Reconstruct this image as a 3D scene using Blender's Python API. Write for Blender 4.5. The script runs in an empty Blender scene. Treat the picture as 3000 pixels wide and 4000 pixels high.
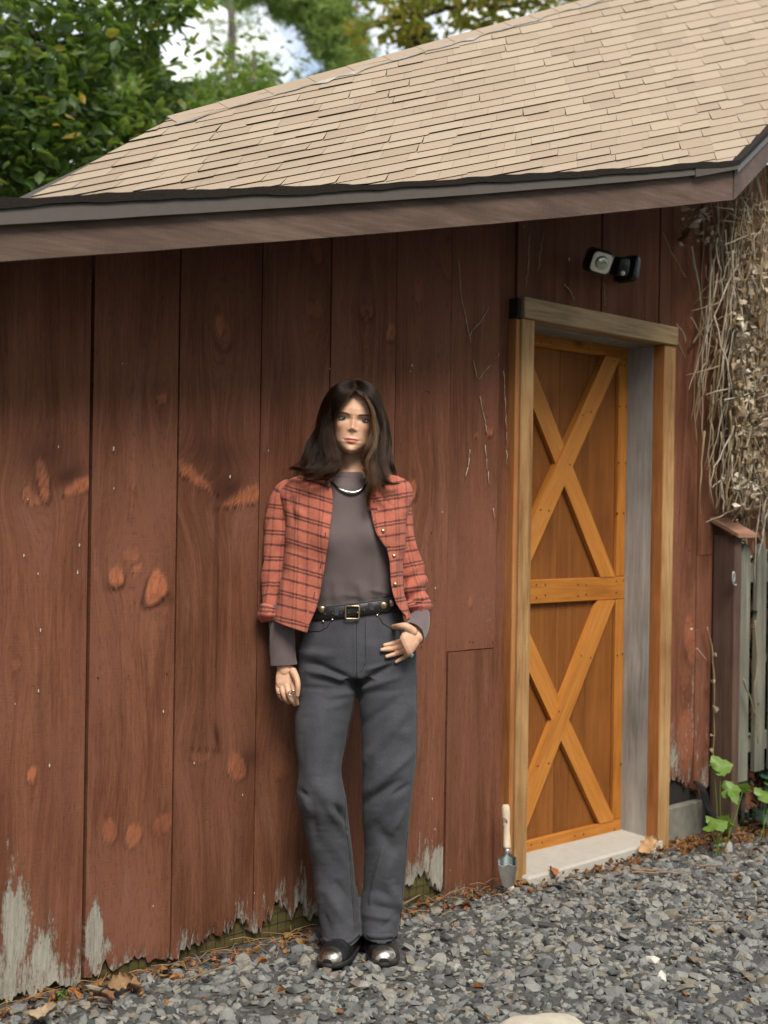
import bpy, math, random
import numpy as np
from mathutils import Vector, Matrix

S = bpy.context.scene
COL = S.collection
rnd = random.Random(7)
rng = np.random.default_rng(11)

# ------------------------------------------------------------------ camera, sky, sun, exposure
ROLL, F, H = .015, 5000.0, 1.33
cam_d = bpy.data.cameras.new('camera')
cam_d.sensor_fit = 'VERTICAL'; cam_d.sensor_height = 44; cam_d.sensor_width = 33
cam_d.lens = F/4000*44
cam_d.clip_start = .05; cam_d.clip_end = 500
cam_d.dof.use_dof = True; cam_d.dof.focus_distance = 4.0; cam_d.dof.aperture_fstop = 3.4
cam = bpy.data.objects.new('camera', cam_d); COL.objects.link(cam)
cam.matrix_world = Matrix.Translation((0, 0, H)) @ Matrix.Rotation(math.radians(90), 4, 'X') @ Matrix.Rotation(ROLL, 4, 'Z')
S.camera = cam

SUN_EL, SUN_AZ = 51.0, 163.0        # degrees; azimuth of the sun seen from the scene, clockwise from +Y
world = bpy.data.worlds.new('World'); S.world = world; world.use_nodes = True
wn = world.node_tree; wn.nodes.clear()
def wadd(t, **k):
    n = wn.nodes.new(t)
    for a, b in k.items(): setattr(n, a, b)
    return n
w_out = wadd('ShaderNodeOutputWorld'); w_bg = wadd('ShaderNodeBackground')
w_sky = wadd('ShaderNodeTexSky', sky_type='NISHITA', sun_disc=False, sun_elevation=math.radians(SUN_EL), sun_rotation=math.radians(SUN_AZ))
w_sky.air_density = 1.0; w_sky.dust_density = .6
w_tc = wadd('ShaderNodeTexCoord'); w_ns = wadd('ShaderNodeTexNoise'); w_rp = wadd('ShaderNodeValToRGB'); w_mx = wadd('ShaderNodeMix', data_type='RGBA')
w_ns.inputs['Scale'].default_value = 5.5; w_ns.inputs['Detail'].default_value = 6; w_ns.inputs['Roughness'].default_value = .55
w_rp.color_ramp.elements[0].position = .38; w_rp.color_ramp.elements[1].position = .60
wn.links.new(w_tc.outputs['Generated'], w_ns.inputs['Vector'])
wn.links.new(w_ns.outputs['Fac'], w_rp.inputs['Fac'])
wn.links.new(w_rp.outputs['Color'], w_mx.inputs['Factor'])
wn.links.new(w_sky.outputs['Color'], w_mx.inputs['A'])
w_mx.inputs['B'].default_value = (8.6, 8.45, 8.0, 1)       # thin bright clouds
wn.links.new(w_mx.outputs['Result'], w_bg.inputs['Color'])
w_bg.inputs['Strength'].default_value = .066
wn.links.new(w_bg.outputs['Background'], w_out.inputs['Surface'])

sun_d = bpy.data.lights.new('sun', 'SUN'); sun_d.energy = 1.5; sun_d.angle = math.radians(26); sun_d.color = (1, .92, .80)
sun = bpy.data.objects.new('sun', sun_d); COL.objects.link(sun)
_az, _el = math.radians(SUN_AZ), math.radians(SUN_EL)
sun.rotation_euler = Vector((math.sin(_az)*math.cos(_el), math.cos(_az)*math.cos(_el), math.sin(_el))).to_track_quat('Z', 'Y').to_euler()
sun.location = (-3, -6, 12)

S.view_settings.view_transform = 'Standard'; S.view_settings.look = 'None'
S.view_settings.gamma = 1; S.view_settings.use_curve_mapping = False
S.view_settings.exposure = 1.56
S.cycles.use_denoising = True
S.cycles.max_bounces = 8; S.cycles.diffuse_bounces = 4; S.cycles.transparent_max_bounces = 12

# ------------------------------------------------------------------ frames and helpers
AW = math.atan2(.673, .740)
O = np.array([-.562, 3.956, 0.])
U = np.array([math.cos(AW), math.sin(AW), 0.]); NN = np.array([math.sin(AW), -math.cos(AW), 0.])
CAM = np.array([0, 0, H])
WALL_M = Matrix.Translation(O) @ Matrix.Rotation(AW, 4, 'Z')      # x along the wall, y into it, z up

def ray(px, py):                      # direction of a point of the photograph (3000 x 4000), per metre of depth
    dx = (px-1500)/F; dy = -(py-2000)/F
    c, s = math.cos(ROLL), math.sin(ROLL)
    return np.array([dx*c-dy*s, 1, dx*s+dy*c])
def loc(P):
    d = np.asarray(P, float)-O
    return np.array([d@U, -(d@NN), d[2]])
def L2W(v):
    v = np.asarray(v, float)
    return O + v[..., 0:1]*U - v[..., 1:2]*NN + v[..., 2:3]*np.array([0, 0, 1.])
def wp(px, py, d=0.):                 # a point d in front of the wall, wall coordinates
    v = ray(px, py); k = ((O+NN*d-CAM)@NN)/(v@NN)
    return loc(CAM+v*k)
def at(px, py, depth):                # world point at a depth
    return CAM + ray(px, py)*depth
def gz(t): return -.05-.02*np.clip(np.asarray(t, float)+.6, 0, 3.2)   # ground height along the wall
def gp(px, py, dz=0.):                # world point on the ground
    v = ray(px, py); z = -.07
    for _ in range(6):
        P = CAM+v*((z-H)/v[2]); z = float(gz(loc(P)[0]))+dz
    return P

def hsh(ix, iy, seed):
    h = np.sin(ix*127.1+iy*311.7+seed*74.7)*43758.5453
    return h-np.floor(h)
def vn(x, y, seed=0):
    x = np.asarray(x, float); y = np.asarray(y, float)
    ix, iy = np.floor(x), np.floor(y); fx, fy = x-ix, y-iy
    fx = fx*fx*(3-2*fx); fy = fy*fy*(3-2*fy)
    a = hsh(ix, iy, seed); b = hsh(ix+1, iy, seed); c = hsh(ix, iy+1, seed); d = hsh(ix+1, iy+1, seed)
    return (a*(1-fx)+b*fx)*(1-fy)+(c*(1-fx)+d*fx)*fy
def fbm(x, y, seed=0, o=4):
    s = 0; a = .5
    for i in range(o):
        s = s+a*vn(x, y, seed+i*3.1); x = np.asarray(x)*2.03; y = np.asarray(y)*2.03; a *= .5
    return s/(1-.5**o)

def mesh(name, V, Fc, mat=None, smooth=False, attrs=None):
    me = bpy.data.meshes.new(name)
    me.from_pydata([tuple(v) for v in np.asarray(V, float)] if not isinstance(V, list) else V, [], Fc if isinstance(Fc, list) else [tuple(f) for f in Fc])
    if smooth: me.polygons.foreach_set('use_smooth', [True]*len(me.polygons))
    if mat: me.materials.append(mat)
    for k, a in (attrs or {}).items():
        at_ = me.attributes.new(k, 'FLOAT', 'POINT'); at_.data.foreach_set('value', np.asarray(a, np.float32))
    me.update()
    return me
def fastmesh(name, V, Fc, mat=None, smooth=False, attrs=None):      # V (n,3), Fc (m,k) all the same size
    me = bpy.data.meshes.new(name)
    V = np.asarray(V, np.float32); Fc = np.asarray(Fc, np.int32); m, k = Fc.shape
    me.vertices.add(len(V)); me.vertices.foreach_set('co', V.ravel())
    me.loops.add(m*k); me.loops.foreach_set('vertex_index', Fc.ravel())
    me.polygons.add(m); me.polygons.foreach_set('loop_start', np.arange(0, m*k, k, dtype=np.int32))
    me.update(calc_edges=True)
    me.polygons.foreach_set('use_smooth', np.full(m, bool(smooth)))
    if mat: me.materials.append(mat)
    for kk, a in (attrs or {}).items():
        at_ = me.attributes.new(kk, 'FLOAT', 'POINT'); at_.data.foreach_set('value', np.asarray(a, np.float32))
    me.update(); return me
def put(name, me, parent=None):
    o = bpy.data.objects.new(name, me); COL.objects.link(o)
    if parent is not None: o.parent = parent
    return o
def tag(o, label=None, cat=None, group=None, kind=None):
    if label: o['label'] = label
    if cat: o['category'] = cat
    if group: o['group'] = group
    if kind: o['kind'] = kind
    return o
def empty(name, label, cat, M=None, group=None):
    o = bpy.data.objects.new(name, None); COL.objects.link(o); o.empty_display_size = .1
    if M is not None: o.matrix_world = M
    return tag(o, label, cat, group)
def at_loc(P): return Matrix.Translation(Vector(P))
def inv(M, V):                        # world points into the frame M
    Mi = np.array(M.inverted()); V = np.asarray(V, float)
    return V@Mi[:3, :3].T+Mi[:3, 3]

class MB:                             # collects shapes for one mesh
    def __init__(s): s.V = []; s.F = []
    def add(s, V, Fc):
        o = len(s.V); s.V += [tuple(map(float, v)) for v in V]; s.F += [tuple(int(i)+o for i in f) for f in Fc]; return s
    def hexa(s, P, bev=.003):         # 8 corners: bottom 4 (ccw from above), top 4, with chamfered edges
        P = np.asarray(P, float); c = P.mean(0)
        import itertools
        ex = [np.linalg.norm(P[1]-P[0]), np.linalg.norm(P[3]-P[0]), np.linalg.norm(P[4]-P[0])]
        bev = min(bev, .3*min(ex))
        # each corner gives three points, one pulled along each of two edges
        nb = {0: (1, 3, 4), 1: (0, 2, 5), 2: (3, 1, 6), 3: (2, 0, 7), 4: (5, 7, 0), 5: (4, 6, 1), 6: (7, 5, 2), 7: (6, 4, 3)}
        V = []; idx = {}
        def mv(i, js):
            p = P[i].copy()
            for j in js:
                d = P[j]-P[i]; p = p+d/np.linalg.norm(d)*bev
            return p
        for i in range(8):
            x, y, z = nb[i]
            for ax, js in (('z', (x, y)), ('y', (x, z)), ('x', (y, z))):
                idx[i, ax] = len(V); V.append(mv(i, js))
        Fc = []
        quads = {'z': [(3, 2, 1, 0), (4, 5, 6, 7)], 'y': [(0, 1, 5, 4), (2, 3, 7, 6)], 'x': [(3, 0, 4, 7), (1, 2, 6, 5)]}
        for ax, qs in quads.items():
            for q in qs: Fc.append([idx[i, ax] for i in q])
        for (i, j, a1, a2) in ((0, 1, 'z', 'y'), (2, 3, 'z', 'y'), (4, 5, 'y', 'z'), (6, 7, 'y', 'z'),
                               (1, 2, 'z', 'x'), (3, 0, 'z', 'x'), (5, 6, 'x', 'z'), (7, 4, 'x', 'z'),
                               (0, 4, 'y', 'x'), (1, 5, 'x', 'y'), (2, 6, 'y', 'x'), (3, 7, 'x', 'y')):
            Fc.append([idx[i, a1], idx[j, a1], idx[j, a2], idx[i, a2]])
        for i in range(8): Fc.append([idx[i, 'x'], idx[i, 'y'], idx[i, 'z']])
        return s.add(V, Fc)
    def bx(s, x0, x1, y0, y1, z0, z1, bev=.003):
        return s.hexa([(x0, y0, z0), (x1, y0, z0), (x1, y1, z0), (x0, y1, z0), (x0, y0, z1), (x1, y0, z1), (x1, y1, z1), (x0, y1, z1)], bev)
    def tube(s, pts, rad, n=6, cap=True):
        pts = np.asarray(pts, float); m = len(pts)
        rad = np.broadcast_to(np.asarray(rad, float), (m,))
        T = np.gradient(pts, axis=0); T /= np.linalg.norm(T, axis=1)[:, None]+1e-9
        ref = np.array([.31, .9, .2]) if abs(T[0]@np.array([.31, .9, .2])) < .9 else np.array([1., 0, 0])
        V = []; a = np.cross(T[0], ref); a /= np.linalg.norm(a)
        for i in range(m):
            a = a-T[i]*(a@T[i]); a /= np.linalg.norm(a)+1e-9; b = np.cross(T[i], a)
            for k in range(n):
                th = 2*math.pi*k/n; V.append(pts[i]+rad[i]*(math.cos(th)*a+math.sin(th)*b))
        Fc = [(i*n+k, i*n+(k+1) % n, (i+1)*n+(k+1) % n, (i+1)*n+k) for i in range(m-1) for k in range(n)]
        if cap: Fc += [tuple(range(n))[::-1], tuple((m-1)*n+k for k in range(n))]
        return s.add(V, Fc)
    def lathe(s, prof, c=(0, 0, 0), ax=(0, 0, 1), n=16):
        ax = np.asarray(ax, float); ax /= np.linalg.norm(ax)
        pts = [np.asarray(c)+ax*h for r, h in prof]
        ref = np.array([1., 0, 0]) if abs(ax[0]) < .8 else np.array([0, 1., 0])
        a = np.cross(ax, ref); a /= np.linalg.norm(a); b = np.cross(ax, a); V = []
        for (r, h), p in zip(prof, pts):
            for k in range(n):
                th = 2*math.pi*k/n; V.append(p+max(r, 1e-5)*(math.cos(th)*a+math.sin(th)*b))
        m = len(prof)
        Fc = [(i*n+k, i*n+(k+1) % n, (i+1)*n+(k+1) % n, (i+1)*n+k) for i in range(m-1) for k in range(n)]
        Fc += [tuple(range(n))[::-1], tuple((m-1)*n+k for k in range(n))]
        return s.add(V, Fc)
    def build(s, name, mat, parent=None, smooth=False, world_frame=False):
        V = s.V
        if world_frame and parent is not None: V = inv(parent.matrix_world, V)
        return put(name, mesh(name, V, s.F, mat, smooth), parent)

# ------------------------------------------------------------------ material helpers
class G:
    def __init__(s, name):
        s.m = bpy.data.materials.new(name); s.m.use_nodes = True; s.t = s.m.node_tree; s.t.nodes.clear()
        s.out = s.t.nodes.new('ShaderNodeOutputMaterial')
    def n(s, typ, ins=None, **props):
        nd = s.t.nodes.new('ShaderNode'+typ)
        for a, b in props.items(): setattr(nd, a, b)
        for k, v in (ins or {}).items(): s.set(nd.inputs[k], v)
        return nd
    def set(s, sock, v):
        if isinstance(v, bpy.types.NodeSocket): s.t.links.new(v, sock)
        elif isinstance(v, (tuple, list)) and sock.type == 'RGBA' and len(v) == 3: sock.default_value = (*v, 1)
        else: sock.default_value = v
    def oc(s): return s.n('TexCoord').outputs['Object']
    def gen(s): return s.n('TexCoord').outputs['Generated']
    def mp(s, v, sc=(1, 1, 1), lo=(0, 0, 0), ro=(0, 0, 0)): return s.n('Mapping', {'Vector': v, 'Scale': sc, 'Location': lo, 'Rotation': ro}).outputs[0]
    def noise(s, v, sc=5., de=4., ro=.5, di=0.): return s.n('TexNoise', {'Vector': v, 'Scale': sc, 'Detail': de, 'Roughness': ro, 'Distortion': di}).outputs['Fac']
    def math(s, op, a, b=0., clamp=False):
        nd = s.n('Math', operation=op, use_clamp=clamp); s.set(nd.inputs[0], a); s.set(nd.inputs[1], b); return nd.outputs[0]
    def mr(s, v, a, b, c=0., d=1.): return s.n('MapRange', {0: v, 1: a, 2: b, 3: c, 4: d}, clamp=True).outputs[0]
    def ramp(s, f, stops, interp='LINEAR'):
        nd = s.n('ValToRGB', {'Fac': f}); cr = nd.color_ramp; cr.interpolation = interp
        while len(cr.elements) < len(stops): cr.elements.new(.5)
        for e, (p, c) in zip(cr.elements, stops): e.position = p; e.color = (*c, 1)
        return nd.outputs[0]
    def mix(s, f, a, b, bt='MIX'):
        nd = s.n('Mix', data_type='RGBA', blend_type=bt); s.set(nd.inputs[0], f); s.set(nd.inputs[6], a); s.set(nd.inputs[7], b); return nd.outputs[2]
    def attr(s, nm): return s.n('Attribute', attribute_name=nm).outputs['Fac']
    def rand(s): return s.n('ObjectInfo').outputs['Random']
    def isl(s): return s.n('NewGeometry').outputs['Random Per Island']
    def comb(s, x, y, z): return s.n('CombineXYZ', {0: x, 1: y, 2: z}).outputs[0]
    def sep(s, v):
        nd = s.n('SeparateXYZ', {0: v}); return nd.outputs[0], nd.outputs[1], nd.outputs[2]
    def bump(s, h, st=.3, d=.01, nrm=None):
        i = {'Height': h, 'Strength': st, 'Distance': d}
        if nrm is not None: i['Normal'] = nrm
        return s.n('Bump', i).outputs[0]
    def done(s, col, rough=.6, normal=None, metal=0., spec=.5, **extra):
        b = s.n('BsdfPrincipled', {'Base Color': col, 'Roughness': rough, 'Metallic': metal, 'Specular IOR Level': spec, **extra})
        if normal is not None: s.set(b.inputs['Normal'], normal)
        s.t.links.new(b.outputs[0], s.out.inputs[0]); return s.m

def shift(g, amt=7.):                 # object coordinates moved by the object's own random number
    r = g.rand(); k = g.math('MULTIPLY', r, amt)
    return g.n('VectorMath', {0: g.oc(), 1: g.comb(k, k, k)}, operation='ADD').outputs[0]

def wood(name, dark, mid, light, axis=2, rough=.65, saw=0., var=.25, knots=True, fine=1., spec=.14):
    g = G(name); v = shift(g)
    sc = [1., 1., 1.]; sc[axis] = .07
    vs = g.mp(v, sc)
    n1 = g.noise(vs, 14*fine, 5, .6, 1.2); n2 = g.noise(vs, 90*fine, 3, .6); n3 = g.noise(v, 3, 3)
    f = g.math('ADD', g.math('MULTIPLY', n1, .65), g.math('MULTIPLY', n2, .35))
    f = g.math('ADD', f, g.math('MULTIPLY', g.math('SUBTRACT', n3, .5), .5))
    c = g.ramp(f, [(.3, dark), (.5, mid), (.7, light)])
    if knots:
        sk = [1., 1., 1.]; sk[axis] = .45
        vo = g.n('TexVoronoi', {'Vector': g.mp(v, sk), 'Scale': 4.2}).outputs['Distance']
        c = g.mix(g.math('MULTIPLY', g.mr(vo, .11, .05), .75), c, tuple(x*.35 for x in dark))
    hsv = g.n('HueSaturation', {'Color': c, 'Value': g.mr(g.rand(), 0, 1, 1-var, 1+var)}).outputs[0]
    h = g.math('ADD', n2, g.math('MULTIPLY', n1, .6))
    if saw:
        sv = [30., 30., 30.]; sv[axis] = 260.
        h = g.math('ADD', h, g.math('MULTIPLY', g.noise(g.mp(v, sv, ro=(.0, .12, .05)), 1, 2), saw))
    return g.done(hsv, rough, g.bump(h, .35, .004), spec=spec)

def plain(name, col, rough=.5, metal=0., var=.12, sc=60., bump=.1, spec=.5):
    g = G(name); n = g.noise(g.oc(), sc, 4, .6)
    c = g.mix(n, tuple(x*(1-var*1.6) for x in col), tuple(min(1, x*(1+var*1.6)) for x in col))
    return g.done(c, g.mr(n, .2, .8, max(.05, rough-.08), min(1, rough+.08)), g.bump(n, bump, .004), metal, spec)
# ------------------------------------------------------------------ materials of the setting
def plank_mat():
    g = G('red_stained_plank'); gx, wear, knot = g.attr('gx'), g.attr('wear'), g.attr('knot')
    x, y, z = g.sep(g.oc()); rd = g.math('MULTIPLY', g.rand(), 9)
    v = g.comb(g.math('ADD', gx, rd), rd, g.math('MULTIPLY', z, .055))
    n1 = g.noise(v, 22, 5, .6, .4); n2 = g.noise(v, 120, 3, .6)
    big = g.noise(g.comb(g.math('MULTIPLY', x, 1.), rd, g.math('MULTIPLY', z, .5)), 3.2, 3, .5)
    grain = g.math('ADD', g.math('MULTIPLY', n1, .6), g.math('MULTIPLY', n2, .4))
    c = g.ramp(grain, [(.37, (.088, .033, .017)), (.5, (.152, .059, .031)), (.62, (.23, .094, .053))])
    c = g.mix(g.mr(big, .35, .7), c, (.19, .080, .050))
    c = g.mix(g.math('MULTIPLY', g.mr(big, .52, .3), .4), c, (.095, .036, .022))
    # chalky bloom running down the grain
    ch = g.noise(g.comb(g.math('MULTIPLY', gx, 9), rd, g.math('MULTIPLY', z, 1.3)), 1.6, 4, .6)
    c = g.mix(g.math('MULTIPLY', g.mr(ch, .56, .74), .35), c, (.27, .135, .10))
    c = g.mix(g.math('MULTIPLY', g.math('MULTIPLY', knot, g.mr(n1, .35, .6, .62, 1.)), .9, True), c, g.mix(n1, (.36, .115, .052), (.55, .19, .088)))
    c = g.mix(g.math('MULTIPLY', knot, -1., True), c, (.038, .014, .010))
    gr = g.mix(n2, (.17, .155, .125), (.43, .405, .35))
    wn_ = g.noise(g.comb(g.math('MULTIPLY', x, 2.2), rd, g.math('MULTIPLY', z, .55)), 60, 6, .8)
    wear = g.mr(g.math('ADD', wn_, g.math('MULTIPLY', wear, .55)), .73, .86)
    c = g.mix(wear, c, gr)
    c = g.n('HueSaturation', {'Color': c, 'Value': g.mr(g.rand(), 0, 1, .88, 1.1)}).outputs[0]
    # small chips of lost paint
    sp = g.noise(g.comb(g.math('MULTIPLY', x, 2.4), rd, g.math('MULTIPLY', z, .9)), 26, 2, .5)
    c = g.mix(g.mr(sp, .795, .815), c, (.50, .47, .44))
    saw = g.noise(g.comb(g.math('MULTIPLY', x, 14), 0., g.math('MULTIPLY', z, 210)), 1., 2)
    fz = g.noise(g.comb(g.math('MULTIPLY', gx, 1), rd, g.math('MULTIPLY', z, .16)), 230, 3, .7)
    c = g.mix(g.mr(fz, .52, .68, 0, .40), c, (.060, .023, .014)); c = g.mix(g.mr(g.math('ADD', fz, g.math('MULTIPLY', saw, .25)), .44, .34, 0, .35), c, (.34, .16, .11))
    h = g.math('ADD', g.math('ADD', g.math('MULTIPLY', n2, .7), g.math('MULTIPLY', n1, .5)), g.math('MULTIPLY', saw, .45))
    h = g.math('SUBTRACT', h, g.math('MULTIPLY', wear, .5))
    return g.done(c, g.mr(n2, .2, .8, .68, .88), g.bump(h, .5, .004), spec=.10)
PLANK = plank_mat()
FASCIA = wood('brown_painted_board', (.072, .047, .036), (.115, .077, .060), (.165, .115, .092), axis=0, saw=1.1, var=.06, knots=False)
JAMB = wood('honey_pine', (.21, .105, .040), (.38, .22, .095), (.52, .34, .165), axis=2, saw=.8, var=.08)
JAMB2 = wood('orange_stained_edge', (.20, .078, .026), (.33, .135, .045), (.42, .20, .075), axis=2, var=.08)
LINTEL = wood('weathered_beam', (.12, .082, .045), (.36, .25, .135), (.52, .38, .22), axis=0, var=.1, fine=.8)
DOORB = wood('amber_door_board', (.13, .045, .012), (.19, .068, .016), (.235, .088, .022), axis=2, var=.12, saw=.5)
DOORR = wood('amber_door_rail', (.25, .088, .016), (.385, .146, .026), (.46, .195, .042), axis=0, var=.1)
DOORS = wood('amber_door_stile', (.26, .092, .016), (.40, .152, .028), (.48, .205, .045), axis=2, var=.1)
GREYW = wood('grey_weathered_wood', (.20, .195, .18), (.33, .32, .30), (.45, .44, .42), axis=2, var=.08, saw=.4)
PICKET = wood('green_grey_picket', (.085, .088, .068), (.145, .145, .115), (.25, .23, .18), axis=2, var=.12)
SILLW = wood('treated_lumber', (.045, .036, .015), (.085, .068, .025), (.12, .098, .04), axis=0, var=.1)
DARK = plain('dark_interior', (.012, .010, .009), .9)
DRIP = plain('brown_metal_edge', (.066, .053, .042), .5, .0, .12, 40, .05)
CONC = plain('pale_concrete', (.40, .38, .335), .85, 0, .12, 30, .3)
NAIL = plain('rusty_nail', (.05, .028, .018), .6, .3)
def shingle_mat():
    g = G('tan_asphalt_shingle'); r = g.n('ObjectInfo').outputs['Random']; i = g.attr('tone')
    v = g.oc(); n = g.noise(v, 900, 2, .7); nb = g.noise(v, 5, 3)
    c = g.ramp(g.math('ADD', g.math('MULTIPLY', i, .8), g.math('MULTIPLY', nb, .2)), [(.1, (.325, .255, .19)), (.45, (.355, .283, .212)), (.75, (.375, .302, .226)), (1, (.40, .328, .247))])
    c = g.mix(g.mr(n, .3, .7), g.mix(.22, c, (.16, .11, .08)), c)
    return g.done(c, .92, g.bump(n, .5, .003), spec=.15)
SHING = shingle_mat()
SHEDGE = plain('shingle_cut_edge', (.022, .018, .015), .9, 0, .5, 200, .4, .1)

# ------------------------------------------------------------------ the shed
shed = empty('shed', 'red stained plank shed with tan shingle roof and orange door', 'shed', WALL_M)

ZL, ZR, PITCH = 3.12, 4.90, math.radians(40)
E0 = loc(at(0, 800, ZL)); E1 = loc(at(2866, 640, ZR))
ed = (E1-E0)/np.linalg.norm(E1-E0)
hh = np.array([0, 1., 0])-ed[1]*ed; hh /= np.linalg.norm(hh); ww = np.cross(ed, hh); ww *= np.sign(ww[2])
eu = hh*math.cos(PITCH)+ww*math.sin(PITCH); en = np.cross(ed, eu); en *= np.sign(en[2])
CL = loc(CAM)
def vl(px, py): v = ray(px, py); return np.array([v@U, -(v@NN), v[2]])
def roof_pt(px, py, off=0.):          # wall coordinates on the roof plane
    v = vl(px, py); k = ((E0+en*off-CL)@en)/(v@en); return CL+v*k
def r2(P): d = np.asarray(P)-E0; return np.array([d@ed, d@eu])
def r3(q, h=0.): q = np.asarray(q, float); return E0+q[..., 0:1]*ed+q[..., 1:2]*eu+en*h
def eave_z(t): return E0[2]+(t-E0[0])*(E1[2]-E0[2])/(E1[0]-E0[0])
def eave_y(t): return E0[1]+(t-E0[0])*(E1[1]-E0[1])/(E1[0]-E0[0])

KN = []     # knots and stains: centre and size in wall coordinates, turn, strength (minus is dark)
def kn(px, py, rx, ry, rot, s):
    a = wp(px, py); sc = 1/ (np.linalg.norm(at(px, py, 1)-CAM)*0+1)
    b = wp(px+rx, py); c = wp(px, py+ry)
    KN.append((a[0], a[2], abs(b[0]-a[0]), abs(c[2]-a[2]), math.radians(rot), s))
for k in [(170,1880,22,75,12,.8),(300,1905,60,24,24,.95),(130,1950,45,22,-35,.6),(190,1790,110,80,0,-.55),(265,1865,60,30,25,-.6),(125,3030,16,30,0,.7),(60,2600,20,24,0,.3),
          (460,2258,32,38,20,.85),(622,2300,40,58,-18,.95),(545,2225,20,22,0,.5),(520,2170,34,30,0,.3),(640,2350,50,16,0,-.6),(455,2300,40,12,0,-.5),(635,1556,20,24,0,.6),(435,3250,28,45,15,.45),(530,3262,30,50,-10,.45),(640,3220,40,36,20,.3),(525,1850,8,160,0,.25),
          (765,1865,85,22,-32,.9),(955,1945,85,30,20,1.),(850,1900,45,50,0,-.35),(850,1780,120,70,0,-.5),(905,1910,50,30,35,-.6),(845,2100,4,110,0,-.8),(851,2400,4,300,0,-.7),(850,2880,8,50,10,-1),(790,2930,60,6,-10,-.9),(790,2950,40,30,0,.25),(925,3000,30,55,30,.6),(985,2960,30,40,0,-.6),(870,1300,30,60,10,.35),(880,1350,40,20,0,-.4),(860,1270,14,40,0,.35),
          (1230,1210,30,30,0,.2),(1100,3000,40,40,0,.15),
          (1430,1222,24,30,0,.5),(1430,1222,10,12,0,-.7),(1525,1300,18,36,-20,.5),(1430,1400,10,160,0,.2),(1240,980,20,50,20,.25),
          (1605,1912,28,36,0,.75),(1605,1912,12,16,0,-.5),(1640,1130,18,50,0,.25),(1745,1020,20,70,10,.25),(1650,2300,20,20,0,.2),
          (1915,1690,13,18,0,.9),(1860,1700,7,10,0,.5),(1840,2350,9,25,0,.4),(1780,1900,30,200,0,-.25),
          (2760,1900,12,40,0,-.4),(2700,2500,20,90,10,.35),(2680,2900,30,120,0,.3),(2700,1950,10,120,5,-.4)]:
    kn(*k)

def plank(t0, t1, zt0, zt1, prof, wearf, y0=0., nz=.014, cols=None, tilt=0., name='plank', seed=0, zcut=None):
    w = t1-t0; nx = max(8, int(w/.0065)); xs = np.linspace(t0, t1, nx+1)
    zb = prof(xs)                                    # ragged lower edge
    zt = zt0+(zt1-zt0)*(xs-t0)/w
    hgt = float(np.max(zt)-np.min(zb)); m = int(hgt/nz)
    f = np.linspace(0, 1, m+1)
    X = np.repeat(xs[None], m+1, 0); Z = zb[None]+(zt-zb)[None]*f[:, None]
    gx = X.copy(); kv = np.zeros_like(X); rel = np.zeros_like(X)
    for (kx, kz, rx, rz, ro, s) in KN:
        if kx < t0-.02 or kx > t1+.02: continue
        dx = X-kx; dz = Z-kz; c, sn = math.cos(ro), math.sin(ro)
        a = (dx*c+dz*sn)/rx; b = (-dx*sn+dz*c)/rz
        if s > .5 and rx > .03: b = b/np.clip(1+.55*np.sign(math.cos(ro)*(1 if ro >= 0 else -1))*a, .25, 1.6)
        d2 = a*a+b*b
        if s > 0:
            wob = .9*(fbm(X*26, Z*26, seed+5, 4)-.5)
            e_ = np.sqrt(d2)+wob*.5
            kv += s*np.clip((1.08-e_)/.14, 0, 1)*(1-.45*np.clip(np.sin(e_*13+dx*60)*1.5, 0, 1))*(.75+.5*fbm(X*200, Z*30, seed, 2))-.75*s*np.exp(-((e_-1.22)/.17)**2)*np.clip(.7-b, 0, 1)
            gx -= dx*.8*np.exp(-(dx/(2.2*rx+.012))**2-(dz/(4*rz+.03))**2)
        else: kv += s*np.exp(-d2*.8)
    gx += .012*np.sin(Z*2.1+seed)+.02*(fbm(X*2, Z*.8, seed+2, 3)-.5)
    wear = np.clip(wearf(X, Z, Z-zb[None]), 0, 1)
    cup = -.004*np.cos((X-t0)/w*math.pi*2)*(.5+.5*math.sin(seed*3.3))
    Y = y0+cup+.0025*(fbm(X*9, Z*2, seed+8, 3)-.5)+tilt*(X-t0)/w-.0015*np.clip(kv, -1, 1)+.004*wear*(fbm(X*120, Z*8, seed, 2))
    Y += .022*np.clip(1-(Z-zb[None])/.05, 0, 1)*(fbm(X*40, Z*9, seed+4, 3)-.35)*np.clip(wear*2, .25, 1)
    n1 = nx+1
    V = np.stack([X, Y, Z], -1).reshape(-1, 3)
    i = np.arange(m)[:, None]*n1+np.arange(nx)[None]
    Fc = np.stack([i, i+1, i+n1+1, i+n1], -1).reshape(-1, 4)
    # back and rim so that the board has its own thickness
    B = V.copy(); B[:, 1] = y0+.022; nv = len(V)
    rim = np.concatenate([np.arange(nx), np.arange(m)*n1+nx, m*n1+nx-np.arange(nx), (m-np.arange(m))*n1])
    nxt = np.roll(rim, -1)
    R = np.stack([rim+nv, nxt+nv, nxt, rim], -1)
    bi = np.arange(0, m, max(1, m//3))
    V2 = np.concatenate([V, B]); F2 = np.concatenate([Fc, R])
    at_ = {'gx': np.concatenate([gx.ravel()]*2), 'wear': np.concatenate([wear.ravel()]*2), 'knot': np.concatenate([kv.ravel()]*2)}
    return put(name, fastmesh(name, V2, F2, PLANK, False, at_), shed)

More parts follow.
